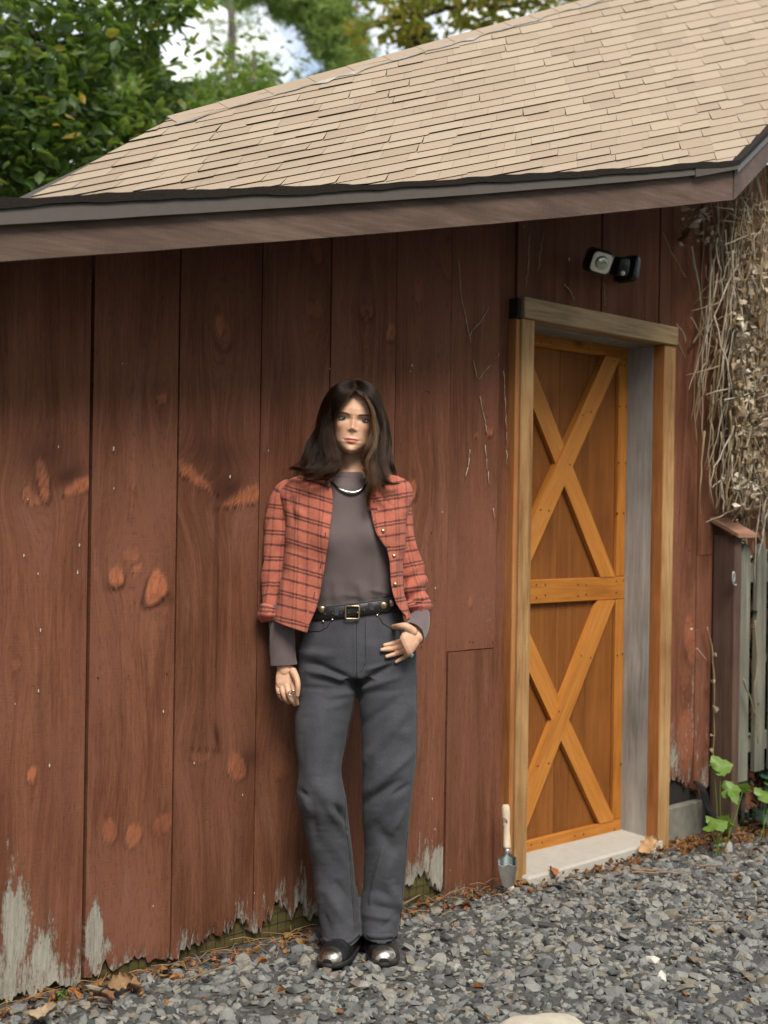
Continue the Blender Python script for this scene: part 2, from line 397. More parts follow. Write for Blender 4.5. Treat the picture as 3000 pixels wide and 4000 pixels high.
def streak(X, Z, seed, fx=150, fz=14): return fbm(X*fx, Z*fz, seed, 4)
def ragged(base, amp, seed, bites=()):
    def f(xs):
        z = base+amp*(fbm(xs*28, xs*0, seed, 3)-.5)+amp*.9*(hsh(np.floor(xs*170), 0*xs, seed)-.5)*(fbm(xs*9, xs*0+3, seed+1, 2))
        for (c, w, h) in bites: z = z+h*np.clip(1.15-np.abs(xs-c)/w+.5*(hsh(np.floor(xs*150), 0*xs+2, seed)-.5), 0, 1)
        return z
    return f
def wear_low(h0, amt, seed, spots=()):
    def f(X, Z, hgt):
        s = .55*fbm(X*26, Z*7, seed, 4)+.45*streak(X, Z, seed, 110, 12)
        base = np.clip((s*.9-.56+amt*1.25*np.clip(1-hgt/h0, 0, 1)**1.1)*1.5, 0, 1)
        for (cx, cz, rx, rz, a) in spots:
            m = np.clip(1.3-np.sqrt(((X-cx)/rx)**2+((Z-cz)/rz)**2), 0, 1)
            base = np.maximum(base, np.clip((s*1.0-.60+.72*m*a)*1.5, 0, 1)*np.clip(m*3, 0, 1))
        return base
    return f
def spot(px, py, rx, ry, a):
    p = wp(px, py); q = wp(px+rx, py-ry); return (p[0], p[2], abs(q[0]-p[0]), abs(q[2]-p[2]), a)
g_ = .0022
top = lambda t: eave_z(t)+(.08 if t > -.55 else .0)
SEAMS = [-1.32, -1.0, -.695, -.388, -.090, .218, .505, .803, 1.079]
PR = [ragged(-.03, .05, 1), ragged(-.03, .05, 2), ragged(-.035, .055, 3), ragged(-.03, .045, 4, [(-.20, .02, .02), (-.31, .015, .03)]),
      ragged(-.03, .035, 5, [(.08, .10, .035), (.17, .05, .05)]), ragged(-.02, .05, 6, [(.33, .05, .07), (.42, .03, .05), (.27, .04, .03)]),
      ragged(-.03, .04, 7, [(.6, .08, .05)]), ragged(-.045, .04, 8, [(1.0, .05, .05), (.93, .06, .05)])]
WR = [wear_low(.3, .45, 1), wear_low(.3, .45, 2), wear_low(.34, .50, 3, [spot(60, 3620, 90, 260, 1.), spot(170, 3740, 70, 150, .8), spot(60, 3360, 70, 130, .5)]),
      wear_low(.12, .34, 4, [spot(372, 3650, 42, 170, 1.6), spot(430, 3700, 30, 60, .8)]), wear_low(.16, .42, 5, [spot(860, 3640, 60, 70, .6)]),
      wear_low(.2, .42, 6), wear_low(.2, .36, 7), wear_low(.24, .52, 8, [spot(1715, 3380, 40, 110, 1.3), spot(1640, 3430, 60, 60, .9)])]
for i in range(8):
    a, b = SEAMS[i]+g_, SEAMS[i+1]-g_
    if i == 2: b -= .004
    if i == 3: a += .006
    plank(a, b, top(a), top(b), PR[i], WR[i], y0=[0, .003, 0, .007, .001, .004, -.002, .003][i], seed=i+1)
# boards beside the door: a long one cut off above a short patch board, and a narrow strip
zj = wp(1860, 2538)[2]
flat = lambda z, s=0, a=.002: (lambda xs: z+a*(fbm(xs*20, xs*0, s, 2)-.5))
nowear = lambda X, Z, hh_: np.clip((fbm(X*6, Z*3, 9, 3)-.62)*1.5, 0, .3)
plank(1.079+g_, 1.34, top(1.08), top(1.34), flat(zj+.002), nowear, seed=9, y0=.002)
plank(1.079+g_, 1.20, zj-.002, zj-.002, ragged(-.085, .02, 31), wear_low(.12, .3, 10), seed=10, y0=-.004)
plank(1.20+g_*.5, 1.345, zj-.002, zj-.002, ragged(-.09, .02, 33), wear_low(.1, .25, 12), seed=12, y0=-.002)
plank(1.345, 1.43, top(1.34), top(1.43), flat(-.09), nowear, seed=13, y0=.008)
for k, (a, b) in enumerate(((1.432, 1.66), (1.662, 1.95), (1.952, 2.215), (2.219, 2.353))):
    plank(a, b-g_, top(a), top(b), flat(2.10), nowear, seed=14+k, y0=.002*(k % 2)+(.004 if k == 3 else 0))
tA = wp(2730, 1650)[0]; tB = wp(2858, 1700)[0]; zk = wp(2760, 2167)[2]
plank(2.36, 2.44, top(2.36), top(2.44), flat(1.9), nowear, seed=24, y0=.004)
plank(2.442, tA-g_, top(2.44), top(tA), ragged(.16, .05, 19, [(2.62, .05, -.03), (tA, .025, .06)]), wear_low(.9, .34, 19), seed=19, y0=.004)
plank(tA+g_, tB-g_, top(tA), top(tB), flat(zk), nowear, seed=20, y0=0.)
plank(tA+g_, tB-g_, zk-.002, zk-.002, ragged(.10, .06, 21), wear_low(1.1, .36, 21), seed=21, y0=.003)
for k in range(3):
    a = tB+k*.27; plank(a+g_, a+.27-g_, top(a), top(a+.27), flat(-.05), nowear, seed=22+k, y0=.002)

mb = MB()                              # added dark sheet behind the boards, its colour paints the shade in the gaps
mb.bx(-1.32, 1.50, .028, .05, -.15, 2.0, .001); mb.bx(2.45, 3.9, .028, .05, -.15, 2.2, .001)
mb.build('gap_shade_sheet', DARK, shed)
MB().bx(-1.32, 1.42, .024, .027, -.16, .035, .001).build('sill', SILLW, shed)
MB().bx(2.44, 2.72, -.012, .027, -.2, .052, .006).build('footing', plain('mossy_concrete', (.16, .155, .125), .9, 0, .35, 25, .4), shed)
mb = MB()                              # wire mesh over the sill gap
for x in np.arange(-.75, 1.35, .035): mb.tube([(x, .0235, -.12), (x+.002, .0225, .04)], .0009, 4)
for z in (-.06, -.025, .01): mb.tube([(-.75, .0225, z), (1.35, .0225, z+.004)], .0009, 4)
mb.build('wire_mesh', plain('dull_wire', (.06, .055, .045), .5, .6), shed)['kind'] = 'stuff'
mb = MB()                              # nail heads in rows
for (px, py) in [(133,2680),(289,2661),(387,2647),(507,2640),(657,2631),(715,2610),(842,2600),(962,2593),(1019,3062),(1058,1417),(1672,1528),(1682,1531),(1652,2527),(1735,2530),(1838,2508),(1852,2508),(1930,2508),(1845,2560),(1925,2560),(1130,2960),(1020,3070),(60,1180),(250,1190),(450,1170),(640,1160),(820,1150),(950,1140),(1830,3420),(1822,3330),(1690,2080),(2700,2150),(2660,2000)]:
    p = wp(px, py, .004); mb.lathe([(.0022, .0), (.0022, .003), (.0008, .004)], (p[0], .003, p[2]), (0, -1, 0), 7)
mb.build('nail_heads', NAIL, shed)['kind'] = 'stuff'

fk = random.Random(8); mb = MB()       # chips and splashes of white on the boards
for (px, py, s_) in [(445,1752,9),(446,1908,6),(900,1862,9),(312,2130,7),(95,2170,6),(150,2240,5),(305,2235,8),(160,2460,7),(152,2700,7),(195,2990,8),(760,2980,6),(950,3105,6),(230,1745,5),(110,1950,4),(1050,1760,4),(1290,1440,5),(1611,1428,7),(1605,1450,4),(2225,1012,9),(600,3540,5),(995,3490,4),(1700,3240,6),(1760,3400,5),(1812,3300,4),(640,2780,6),(1230,2750,3),(1690,3120,5),(60,2750,4),(480,1420,4),(1730,2000,4)]:
    c_ = wp(px, py, .006); r_0 = s_*.00062; n_ = 9; V_ = [(c_[0], -.0045, c_[2])]
    for i in range(n_):
        a_ = 2*math.pi*i/n_; q_ = fk.uniform(.45, 1.1); V_.append((c_[0]+r_0*.62*q_*math.cos(a_), -.0040, c_[2]+r_0*1.5*q_*math.sin(a_)))
    mb.add(V_, [(0, 1+(i+1) % n_, 1+i) for i in range(n_)])
mb.build('paint_flecks', plain('white_fleck', (.52, .49, .45), .8, 0, .3, 200, .2), shed)['kind'] = 'stuff'
# ---- roof: deck, fascia, metal edge, shingles
ridgeA = r2(roof_pt(652, 474)); ridgeB = r2(roof_pt(2312, 0)); rakeA = r2(roof_pt(2866, 640)); rakeB = r2(roof_pt(3000, 505))
hipA = r2(roof_pt(70, 802))
rd_ = (ridgeB-ridgeA)/np.linalg.norm(ridgeB-ridgeA); kd = (rakeB-rakeA)/np.linalg.norm(rakeB-rakeA)
RB = ridgeA+rd_*5.2
sol = np.linalg.solve(np.stack([rd_, -kd], 1), rakeA-ridgeA)
RK = rakeA+kd*(min(sol[1], 3.2) if sol[1] > 0 else 3.2)
if sol[1] > 0 and sol[1] < 3.2: RB = RK
else: RB = ridgeA+rd_*max(0.2, ((RK-ridgeA)@rd_))
POLY = [hipA, np.array([rakeA[0], 0.]), RK, RB, ridgeA]
POLY = [np.asarray(p, float) for p in POLY]
# curved ridge line as in the photo: a slight sag
def mk_poly(ps, h): return [r3(p, h) for p in ps]
LV = [E0-ed*.75, r3(np.array([rakeA[0], 0.]))] 
mb = MB()
back = lambda q, dn: r3(np.asarray(q, float))+np.array([0, 1.6, -1.1*dn])
P8 = mk_poly(POLY, -.012); P8b = mk_poly(POLY, -.05)
n5 = len(P8); mb.add(P8+P8b, [tuple(range(n5)), tuple(range(2*n5-1, n5-1, -1))]+[(k, k+n5, (k+1) % n5+n5, (k+1) % n5) for k in range(n5)])
# hip and rear slopes falling away behind the ridge
pA, pB, pK, pH = r3(ridgeA, -.012), r3(RB, -.012), r3(RK, -.012), r3(hipA, -.012); pL = E0-ed*.75-en*.012
rear = np.array([.0, 2.4, -1.6])
pQ = pA+np.array([-.3, 1.9, -.30])
mb.add([pA, pB, pB+rear, pQ, pH, pL, pL+np.array([0, 2.2, .35])], [(0, 1, 2, 3), (4, 0, 3), (5, 4, 3, 6)])
mb.build('roof_deck', plain('roof_board', (.05, .04, .03), .9), shed)

def edge_strip(name, mat, s0, s1, lo, hi, y_out, thick, n=60, wob=0., seed=0, bow=0.):
    # a strip hanging below the roof edge, following it: lo/hi metres below the edge (vertical), y_out towards the viewer
    Vs = []; Fs = []
    for k in range(n+1):
        s = s0+(s1-s0)*k/n; P = E0+ed*s
        w1 = wob*(float(fbm(s*7, 0, seed, 3))-.5); w2 = wob*(float(fbm(s*7, 5, seed+2, 3))-.5)
        L_ = float(np.linalg.norm(E1-E0)); sag = -.012*math.sin(math.pi*min(max(s/L_, 0), 1))
        l = lo(s) if callable(lo) else lo; h = hi(s) if callable(hi) else hi
        for (yy, zz) in ((-y_out, h+w1), (-y_out+bow, l+w2), (-y_out+thick, l+w2), (-y_out+thick, h+w1)):
            Vs.append(P+np.array([0, yy, zz+sag]))
    for k in range(n):
        for j in range(4): Fs.append((k*4+j, (k+1)*4+j, (k+1)*4+(j+1) % 4, k*4+(j+1) % 4))
    Fs += [(0, 1, 2, 3), (n*4+3, n*4+2, n*4+1, n*4)]
    return put(name, mesh(name, Vs, Fs, mat), shed)
LE = float(np.linalg.norm(E1-E0))
edge_strip('fascia_board', FASCIA, -.75, LE-.004, -.138, -.010, 0., .025, 40, .002, 3)
edge_strip('drip_edge', DRIP, -.75, LE-.20, lambda s: -.052+.020*max(0, s/LE), -.006, .014, .004, 90, .003, 5, -.006)
edge_strip('drip_edge', DRIP, LE-.26, LE, lambda s: -.040+.016*(s-LE+.26)/.26, -.002, .019, .004, 10, .002, 6, -.004)
edge_strip('shingle_starter', SHEDGE, -.75, LE+.01, -.008, .012, .022, .09, 260, .016, 9)
# the same boards up the right-hand rake
def rake_strip(name, mat, lo, hi, out, thick, L=2.2):
    a = r3(np.array([rakeA[0], 0.])); b = r3(RK); d = (b-a)/np.linalg.norm(b-a); side = np.cross(d, np.array([0, 0, 1.])); side /= np.linalg.norm(side)
    if side[1] > 0: side = -side
    Vs = []
    for P in (a, b):
        for (o_, z) in ((out, hi), (out, lo), (out-thick, lo), (out-thick, hi)): Vs.append(P+side*o_+np.array([0, 0, z]))
    Fs = [(j, 4+j, 4+(j+1) % 4, (j+1) % 4) for j in range(4)]+[(0, 1, 2, 3), (7, 6, 5, 4)]
    return put(name, mesh(name, Vs, Fs, mat), shed)
rake_strip('fascia_board', FASCIA, -.138, -.010, 0.004, .025)
rake_strip('drip_edge', DRIP, -.036, -.003, .016, .004)
rake_strip('shingle_starter', SHEDGE, -.006, .012, .024, .07)

# courses follow the lines seen on the roof
qa, qb = r2(roof_pt(1900, 640)), r2(roof_pt(2500, 520)); cs = (qb-qa)/np.linalg.norm(qb-qa)
q0 = r2(roof_pt(2700, 450)); q1 = r2(roof_pt(2795, 355)); tabd = (q1-q0)/np.linalg.norm(q1-q0)
nv_ = np.array([-cs[1], cs[0]])
step = abs((r2(roof_pt(2700, 450-31))-q0)@nv_)
tabw = abs(np.linalg.norm(r2(roof_pt(2700+112, 450-112*.2))-q0))
skew = (tabd@cs)/(tabd@nv_); skew = float(np.clip(skew, -1.2, 1.2))
print('shingle step', step, 'tab', tabw, 'skew', skew)
def clip(poly, line_a, line_b):        # keep the left of a->b
    out = []; d = line_b-line_a
    sd = [d[0]*(p[1]-line_a[1])-d[1]*(p[0]-line_a[0]) for p in poly]
    for i in range(len(poly)):
        p, q = poly[i], poly[(i+1) % len(poly)]; a, b = sd[i], sd[(i+1) % len(poly)]
        if a >= 0: out.append(p)
        if a*b < 0: out.append(p+(q-p)*a/(a-b))
    return out
ang = sum(POLY[i][0]*POLY[(i+1) % 5][1]-POLY[(i+1) % 5][0]*POLY[i][1] for i in range(5))
CP = POLY if ang > 0 else POLY[::-1]
CP = [p.copy() for p in CP]
corners = np.array([[(p@cs), (p@nv_)] for p in CP]); smin, vmin = corners.min(0); smax, vmax = corners.max(0)
sh = []
r_ = random.Random(3)
sref, vref = float(q0@cs), float(q0@nv_); LF = 6.8
def fan(s): return max(.35, 1+(s-sref)/LF)            # the courses close up towards the far left
def q2(s, w): return cs*s+nv_*(vref+w*fan(s))
for row in range(-60, 90):
    w0 = row*step; s = smin-1.5+r_.uniform(0, tabw); drow = r_.uniform(-.001, .001)
    while s < smax+1.5:
        wdt = tabw*r_.choice([.8, 1, 1, 1.15])*fan(s); dv = r_.choice([0, 0, 0, 0, -.006, .003])+drow; k_ = skew*step
        pl = [q2(s, w0+dv), q2(s+wdt-.001, w0+dv), q2(s+wdt-.001+k_*1.1, w0+step*1.1), q2(s+k_*1.1, w0+step*1.1)]
        for k in range(len(CP)):
            pl = clip(pl, CP[k], CP[(k+1) % len(CP)])
            if len(pl) < 3: break
        if len(pl) >= 3:
            ar = abs(sum(pl[i][0]*pl[(i+1) % len(pl)][1]-pl[(i+1) % len(pl)][0]*pl[i][1] for i in range(len(pl))))/2
            if ar > 2e-4: sh.append((pl, w0+dv, r_.random(), r_.choice([.003, .0035, .004, .004, .0045, .005, .0062])))
        s += wdt
def shingle_geo(pl, v0, th):
    topv = []; botv = []
    for p in pl:
        f = np.clip(1-((p@nv_-vref)/fan(p@cs)-v0)/(step*1.1), 0, 1)
        topv.append(r3(p, .001+th*f)); botv.append(r3(p, -.004))
    n = len(pl)
    return topv+botv, [tuple(range(n))]+[(k, k+n, (k+1) % n+n, (k+1) % n) for k in range(n)]
def in_view(P):
    W_ = L2W(np.asarray(P)); d = W_-CAM; 
    x = d[0]/d[1]; z = d[2]/d[1]; c, s = math.cos(ROLL), math.sin(ROLL)
    return 1500+F*(x*c+z*s), 2000-F*(-x*s+z*c), d[1]
def edge_mat(me):
    me.materials.append(SHEDGE)
    me.polygons.foreach_set('material_index', [0 if abs(p.normal@Vector(en)) > .8 else 1 for p in me.polygons])
vis = []; rest = []
for e in sh:
    c = r3(np.mean(e[0], 0)); px, py, dp = in_view(c)
    (vis if -40 < px < 3040 and -40 < py < 900 else rest).append((dp, e))
vis.sort(key=lambda a: a[0]); rest += vis[300:]; vis = vis[:300]
for dp, (pl, v0, tone, th) in vis:
    V, Fs = shingle_geo(pl, v0, th)
    me = mesh('shingle', V, Fs, SHING, False, {'tone': [tone]*len(V)}); edge_mat(me); put('shingle', me, shed)
mb = MB(); tn = []
for dp, (pl, v0, tone, th) in rest:
    V, Fs = shingle_geo(pl, v0, th); mb.add(V, Fs); tn += [tone]*len(V)
me = mesh('shingles', mb.V, mb.F, SHING, False, {'tone': tn}); edge_mat(me); o = put('shingles', me, shed); o['kind'] = 'stuff'
print('shingles', len(vis), len(rest))
# ridge caps with a strip of grey sealant showing below them
capL = float(np.linalg.norm(RB-ridgeA)); pr = np.array([-rd_[1], rd_[0]])
if pr@(hipA-ridgeA) < 0: pr = -pr
i = 0; s = .015
while s < capL and i < 40:
    a = ridgeA+rd_*s; b = ridgeA+rd_*(s+.30)
    V = [r3(a-pr*.015, .006), r3(b-pr*.015, .004), r3(b+pr*.03, .004), r3(a+pr*.03, .0065), r3(a-pr*.02, -.01), r3(b-pr*.02, -.01), r3(b+pr*.03, -.001), r3(a+pr*.03, -.001)]
    put('ridge_cap', mesh('ridge_cap', V, [(0, 1, 2, 3), (0, 4, 5, 1), (1, 5, 6, 2), (2, 6, 7, 3), (3, 7, 4, 0)], SHING, False, {'tone': [r_.uniform(.3, .6)]*8}), shed)
    s += .24; i += 1
mb = MB(); ns_ = 60; Vs = []
for k in range(ns_+1):
    a = ridgeA+rd_*(capL*k/ns_); w0 = .036+.010*(float(fbm(k*.35, 0, 4, 2))-.5); 
    Vs += [r3(a+pr*.028, .0085), r3(a+pr*(w0-.010+.018*float(vn(k*.9, 3, 2))), .0075)]
put('sealant_strip', mesh('sealant_strip', Vs, [(2*k, 2*k+2, 2*k+3, 2*k+1) for k in range(ns_)], plain('grey_sealant', (.26, .24, .22), .7, 0, .6, 9, .3)), shed)

# ---- door, frame, threshold
PJ = .042; RC = .150                   # jamb stands proud, door face set back
def dp_(px, py, y=RC): p = wp(px, py, -y); return np.array([p[0], p[2]])
tl0, tl1 = wp(2027, 2292, PJ)[0], wp(2075, 2292, PJ)[0]
tr0, tr1 = wp(2588, 2292, PJ)[0], wp(2628, 2292, PJ)[0]
zb_ = -.115; zl0 = wp(2027, 1239, PJ)[2]; zl1 = wp(2027, 1156, PJ)[2]; zr0 = wp(2635, 1351, PJ)[2]; zr1 = wp(2642, 1280, PJ)[2]
fr = bpy.data.objects.new('door_frame', None); COL.objects.link(fr); fr.parent = shed
MB().bx(tl0, tl1, -PJ, .02, zb_, zl0, .004).build('jamb', JAMB, fr)
MB().bx(tr0, tr1, -PJ, .02, zb_, zr0, .004).build('jamb', JAMB, fr)
MB().bx(tl0-.024, tl0-.0005, -PJ+.012, .02, zb_, zl0-.002, .002).build('jamb_edge', JAMB2, fr)
MB().bx(tr0-.006, tr0-.0005, -PJ+.004, .0195, zb_, zr0-.002, .001).build('jamb_edge', JAMB2, fr)
tx0 = tl0-.004; tx1 = wp(2642, 1310, PJ)[0]
MB().hexa([(tx0, -PJ-.012, zl0), (tx1, -PJ-.012, zr0), (tx1, .02, zr0), (tx0, .02, zl0), (tx0, -PJ-.012, zl1), (tx1, -PJ-.012, zr1), (tx1, .02, zr1), (tx0, .02, zl1)], .004).build('lintel', LINTEL, fr)
MB().bx(tx0-.02, tx0-.001, -PJ+.004, .02, zl0-.006, zl1-.004, .004).build('lintel_end', DARK, fr)
MB().bx(tr0-.006, tr0+.02, .0205, RC+.03, zb_, zr0+.03, .001).build('reveal_board', GREYW, fr)
MB().bx(tl1-.002, tl1+.02, .021, RC+.03, zb_, zl0+.01, .002).build('reveal_board', GREYW, fr)
MB().bx(tl1-.02, tr0+.02, .0205, RC+.05, zr0-.004, zr0+.06, .001).build('reveal_board', wood('grey_head_board', (.16, .145, .12), (.26, .24, .20), (.34, .32, .27), axis=0, var=.05), fr)
MB().hexa([(tl1-.03, -.085, -.20), (tr0+.03, -.06, -.20), (tr0+.03, RC+.04, -.20), (tl1-.03, RC+.04, -.20),
           (tl1-.03, -.075, -.058), (tr0+.03, -.045, -.064), (tr0+.03, RC+.04, -.052), (tl1-.03, RC+.04, -.046)], .008).build('threshold', CONC, shed)

door = bpy.data.objects.new('door', None); COL.objects.link(door); door.parent = shed
dx0, dx1 = tl1+.022, tr0-.009
z_top = dp_(2078, 1299)[1]+.004; z_bot = dp_(2044, 3357)[1]
db = [dx0, dx0+.19, dx0+.385, dx0+.58, dx1]
for k in range(4):
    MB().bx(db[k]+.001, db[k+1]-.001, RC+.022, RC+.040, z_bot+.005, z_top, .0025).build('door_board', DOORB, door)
def rail(name, x0, x1, za, zb2, y0, y1, mat): return MB().bx(x0, x1, y0, y1, min(za, zb2), max(za, zb2), .003).build(name, mat, door)
T_ = .022
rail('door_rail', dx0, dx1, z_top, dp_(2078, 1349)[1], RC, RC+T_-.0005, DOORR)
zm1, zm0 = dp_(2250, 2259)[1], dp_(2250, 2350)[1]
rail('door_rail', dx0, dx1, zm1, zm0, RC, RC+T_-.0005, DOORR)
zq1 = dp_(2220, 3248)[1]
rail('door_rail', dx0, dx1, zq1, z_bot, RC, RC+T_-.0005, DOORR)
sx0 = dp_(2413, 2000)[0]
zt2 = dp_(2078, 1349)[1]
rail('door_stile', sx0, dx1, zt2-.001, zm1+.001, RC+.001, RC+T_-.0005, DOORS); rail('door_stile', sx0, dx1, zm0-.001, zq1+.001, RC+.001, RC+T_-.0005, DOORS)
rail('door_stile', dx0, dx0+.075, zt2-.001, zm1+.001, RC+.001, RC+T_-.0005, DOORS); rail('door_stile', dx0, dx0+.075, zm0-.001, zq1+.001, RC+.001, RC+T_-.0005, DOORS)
def brace_mat(nm, angle):
    g = G(nm); v = g.mp(shift(g), ro=(0, -angle, 0)); vs = g.mp(v, (1, 1, .07))
    n1 = g.noise(vs, 14, 5, .6, 1.2); n2 = g.noise(vs, 90, 3, .6)
    c = g.ramp(g.math('ADD', g.math('MULTIPLY', n1, .65), g.math('MULTIPLY', n2, .35)), [(.3, (.29, .10, .016)), (.5, (.43, .165, .029)), (.7, (.53, .23, .05))])
    return g.done(c, .6, g.bump(n2, .3, .003), spec=.3)
def brace(pa, pb, w, y0, y1, cut=None):
    a, b = dp_(*pa), dp_(*pb); d = (b-a)/np.linalg.norm(b-a); q = np.array([-d[1], d[0]])*w/2
    Z0, Z1, X0, X1 = cut
    pl = [a-d*.3-q, b+d*.3-q, b+d*.3+q, a-d*.3+q]
    for (la, lb) in (((X0, Z0), (X1, Z0)), ((X1, Z0), (X1, Z1)), ((X1, Z1), (X0, Z1)), ((X0, Z1), (X0, Z0))):
        pl = clip(pl, np.array(la), np.array(lb))
    n = len(pl); V = [(p[0], y0, p[1]) for p in pl]+[(p[0], y1, p[1]) for p in pl]
    Fs = [tuple(range(n)), tuple(range(2*n-1, n-1, -1))]+[(k, k+n, (k+1) % n+n, (k+1) % n) for k in range(n)]
    put('door_brace', mesh('door_brace', V, Fs, brace_mat('amber_brace', math.atan2(d[0], d[1]))), door)
upc = (zm1+.001, zt2-.001, dx0+.01, sx0-.002); loc_ = (zq1+.001, zm0-.001, dx0+.01, sx0-.002)
brace((2385, 1400), (2072, 2102), .088, RC-.012, RC+.020, upc)
brace((2078, 1501), (2372, 2248), .088, RC-.002, RC+.019, upc)
brace((2366, 2345), (2050, 3155), .088, RC-.012, RC+.020, loc_)
brace((2060, 2533), (2372, 3213), .088, RC-.002, RC+.019, loc_)
mb = MB(); rr = random.Random(5)
for (px, py) in [(2113,1336),(2150,1338),(2300,1360),(2430,1385),(2100,1612),(2120,1605),(2138,1612),(2162,1768),(2300,1610),(2268,1622),(2340,1430),(2392,1410),(2426,1425),(2440,1428),(2422,1588),(2446,1588),(2418,1808),(2444,1808),(2162,1778),(2218,1815),(2255,1870),(2103,1992),(2136,1994),(2292,2010),(2262,2026),(2412,2005),(2436,2005),(2345,2238),(2375,2225),(2130,2325),(2095,2335),(2095,2285),(2130,2285),(2258,2285),(2258,2328),(2290,2285),(2290,2322),(2408,2270),(2408,2315),(2435,2268),(2090,2578),(2088,2610),(2128,2610),(2262,2560),(2298,2568),(2150,2768),(2175,2778),(2200,2885),(2092,2990),(2135,2980),(2250,3003),(2284,3003),(2345,3190),(2330,3200),(2425,2985),(2412,2560),(2432,2555),(2075,3300),(2118,3292),(2245,3265),(2280,3258),(2400,3240)]:
    p = dp_(px, py); y = RC
    for a, b in (((2385, 1400), (2072, 2102)), ((2366, 2345), (2050, 3155))):
        a, b = dp_(*a), dp_(*b); d = (b-a)/np.linalg.norm(b-a); e = p-a
        if abs(d[0]*e[1]-d[1]*e[0]) < .042 and 0 < e@d < np.linalg.norm(b-a) and not (zm0-.01 < p[1] < zm1+.01) and p[0] < sx0: y = RC-.012
    mb.lathe([(.0042, -.004), (.0042, .0012), (.002, .0016)], (p[0], y, p[1]), (0, -1, 0), 7)
mb.build('nail_heads', NAIL, door)['kind'] = 'stuff'
# ------------------------------------------------------------------ ground, gravel, litter
def gravel_base():
    g = G('gravel_bed'); v = g.oc(); n = g.noise(v, 60, 5, .7); b = g.noise(v, 2, 3)
    c = g.ramp(n, [(.3, (.045, .045, .044)), (.6, (.12, .12, .117)), (.8, (.20, .198, .19))])
    c = g.mix(g.mr(b, .5, .8, 0, .5), c, (.09, .08, .062))
    return g.done(c, .95, g.bump(n, .8, .02), spec=.2)
tt = np.concatenate([[-60, -20, -6], np.linspace(-3, 6, 37), [9, 20, 60]]); dd = np.concatenate([[-60, -20, -6, -2], np.linspace(-.3, 4.5, 20), [8, 20, 60]])
TT, DD = np.meshgrid(tt, dd); Vg = L2W(np.stack([TT, -DD, gz(TT)], -1).reshape(-1, 3)); nx = len(tt)
Fg = [(j*nx+i, j*nx+i+1, (j+1)*nx+i+1, (j+1)*nx+i) for j in range(len(dd)-1) for i in range(nx-1)]
Vg[:, 2] += np.where(DD.ravel() < -1, -.2, 0)
o = put('ground', fastmesh('ground', Vg, [f[::-1] for f in Fg], gravel_base(), True)); o['kind'] = 'structure'

def stone_mat():
    g = G('crushed_stone'); r = g.isl(); v = g.oc(); n = g.noise(v, 120, 4, .65)
    c = g.ramp(r, [(0, (.055, .059, .060)), (.25, (.14, .146, .144)), (.5, (.215, .221, .213)), (.72, (.28, .282, .262)), (.86, (.30, .28, .23)), (.95, (.17, .138, .105)), (1, (.40, .39, .355))])
    c = g.mix(g.mr(n, .3, .75), g.mix(.35, c, (.03, .03, .03)), c)
    return g.done(c, .82, g.bump(n, .35, .004), spec=.3)
STONE = stone_mat()
phi = (1+5**.5)/2
ICO = np.array([(-1, phi, 0), (1, phi, 0), (-1, -phi, 0), (1, -phi, 0), (0, -1, phi), (0, 1, phi), (0, -1, -phi), (0, 1, -phi), (phi, 0, -1), (phi, 0, 1), (-phi, 0, -1), (-phi, 0, 1)])/math.sqrt(1+phi*phi)
ICF = np.array([(0,11,5),(0,5,1),(0,1,7),(0,7,10),(0,10,11),(1,5,9),(5,11,4),(11,10,2),(10,7,6),(7,1,8),(3,9,4),(3,4,2),(3,2,6),(3,6,8),(3,8,9),(4,9,5),(2,4,11),(6,2,10),(8,6,7),(9,8,1)])
def stones(P, size, seed, flat=.5):
    r = np.random.default_rng(seed); n = len(P)
    V = ICO[None]*(1+r.uniform(-.30, .30, (n, 12, 1)))+r.uniform(-.12, .12, (n, 12, 3))
    sc = np.stack([r.uniform(.75, 1.35, n), r.uniform(.55, 1.0, n), r.uniform(flat*.6, flat*1.25, n)], -1)
    V = V*sc[:, None]*size[:, None, None]*.5
    ax, az, ay = r.normal(0, .38, n), r.uniform(0, 6.28, n), r.normal(0, .38, n)
    def rot(V, a, i, j):
        c, s = np.cos(a)[:, None], np.sin(a)[:, None]; W_ = V.copy()
        W_[..., i] = V[..., i]*c-V[..., j]*s; W_[..., j] = V[..., i]*s+V[..., j]*c; return W_
    V = rot(rot(rot(V, ax, 1, 2), ay, 0, 2), az, 0, 1)
    V = V+P[:, None]
    Fc = (ICF[None]+np.arange(n)[:, None, None]*12).reshape(-1, 3)
    return V.reshape(-1, 3), Fc
NS = 85000
t_ = rng.uniform(-.9, 4.6, NS); d_ = rng.uniform(.02, 3.3, NS)**1.0
Pw = L2W(np.stack([t_, -d_, gz(t_)], -1)); dpt = Pw[:, 1]
xx = 1500+F*Pw[:, 0]/dpt
keep = (dpt > 3.0) & (xx > -150) & (xx < 3150) & ~((t_ > 1.5) & (t_ < 2.36) & (d_ < .07))
edge = np.clip((d_-.02)/.14, .2, 1)*np.where(t_ > 2.5, np.clip((d_-.12)/.2, .03, 1), 1)
keep &= rng.uniform(0, 1, NS) < edge
keep &= rng.uniform(0, 1, NS) < np.clip(1.3-(dpt-3.2)*.06, .5, 1)
Pw = Pw[keep]; n = len(Pw); size = np.clip(rng.lognormal(math.log(.0262), .40, n), .012, .06)
Pw[:, 2] += size*.10+rng.uniform(-.026, .004, n)
_bt = [gp(1276, 3778), gp(1499, 3772)]
_k = np.ones(n, bool)
for _b in _bt: _k &= ~((np.abs(Pw[:, 0]-_b[0]-.02) < .055) & (Pw[:, 1] > _b[1]-.012) & (Pw[:, 1] < _b[1]+.3))
Pw, size = Pw[_k], size[_k]; n = len(Pw)
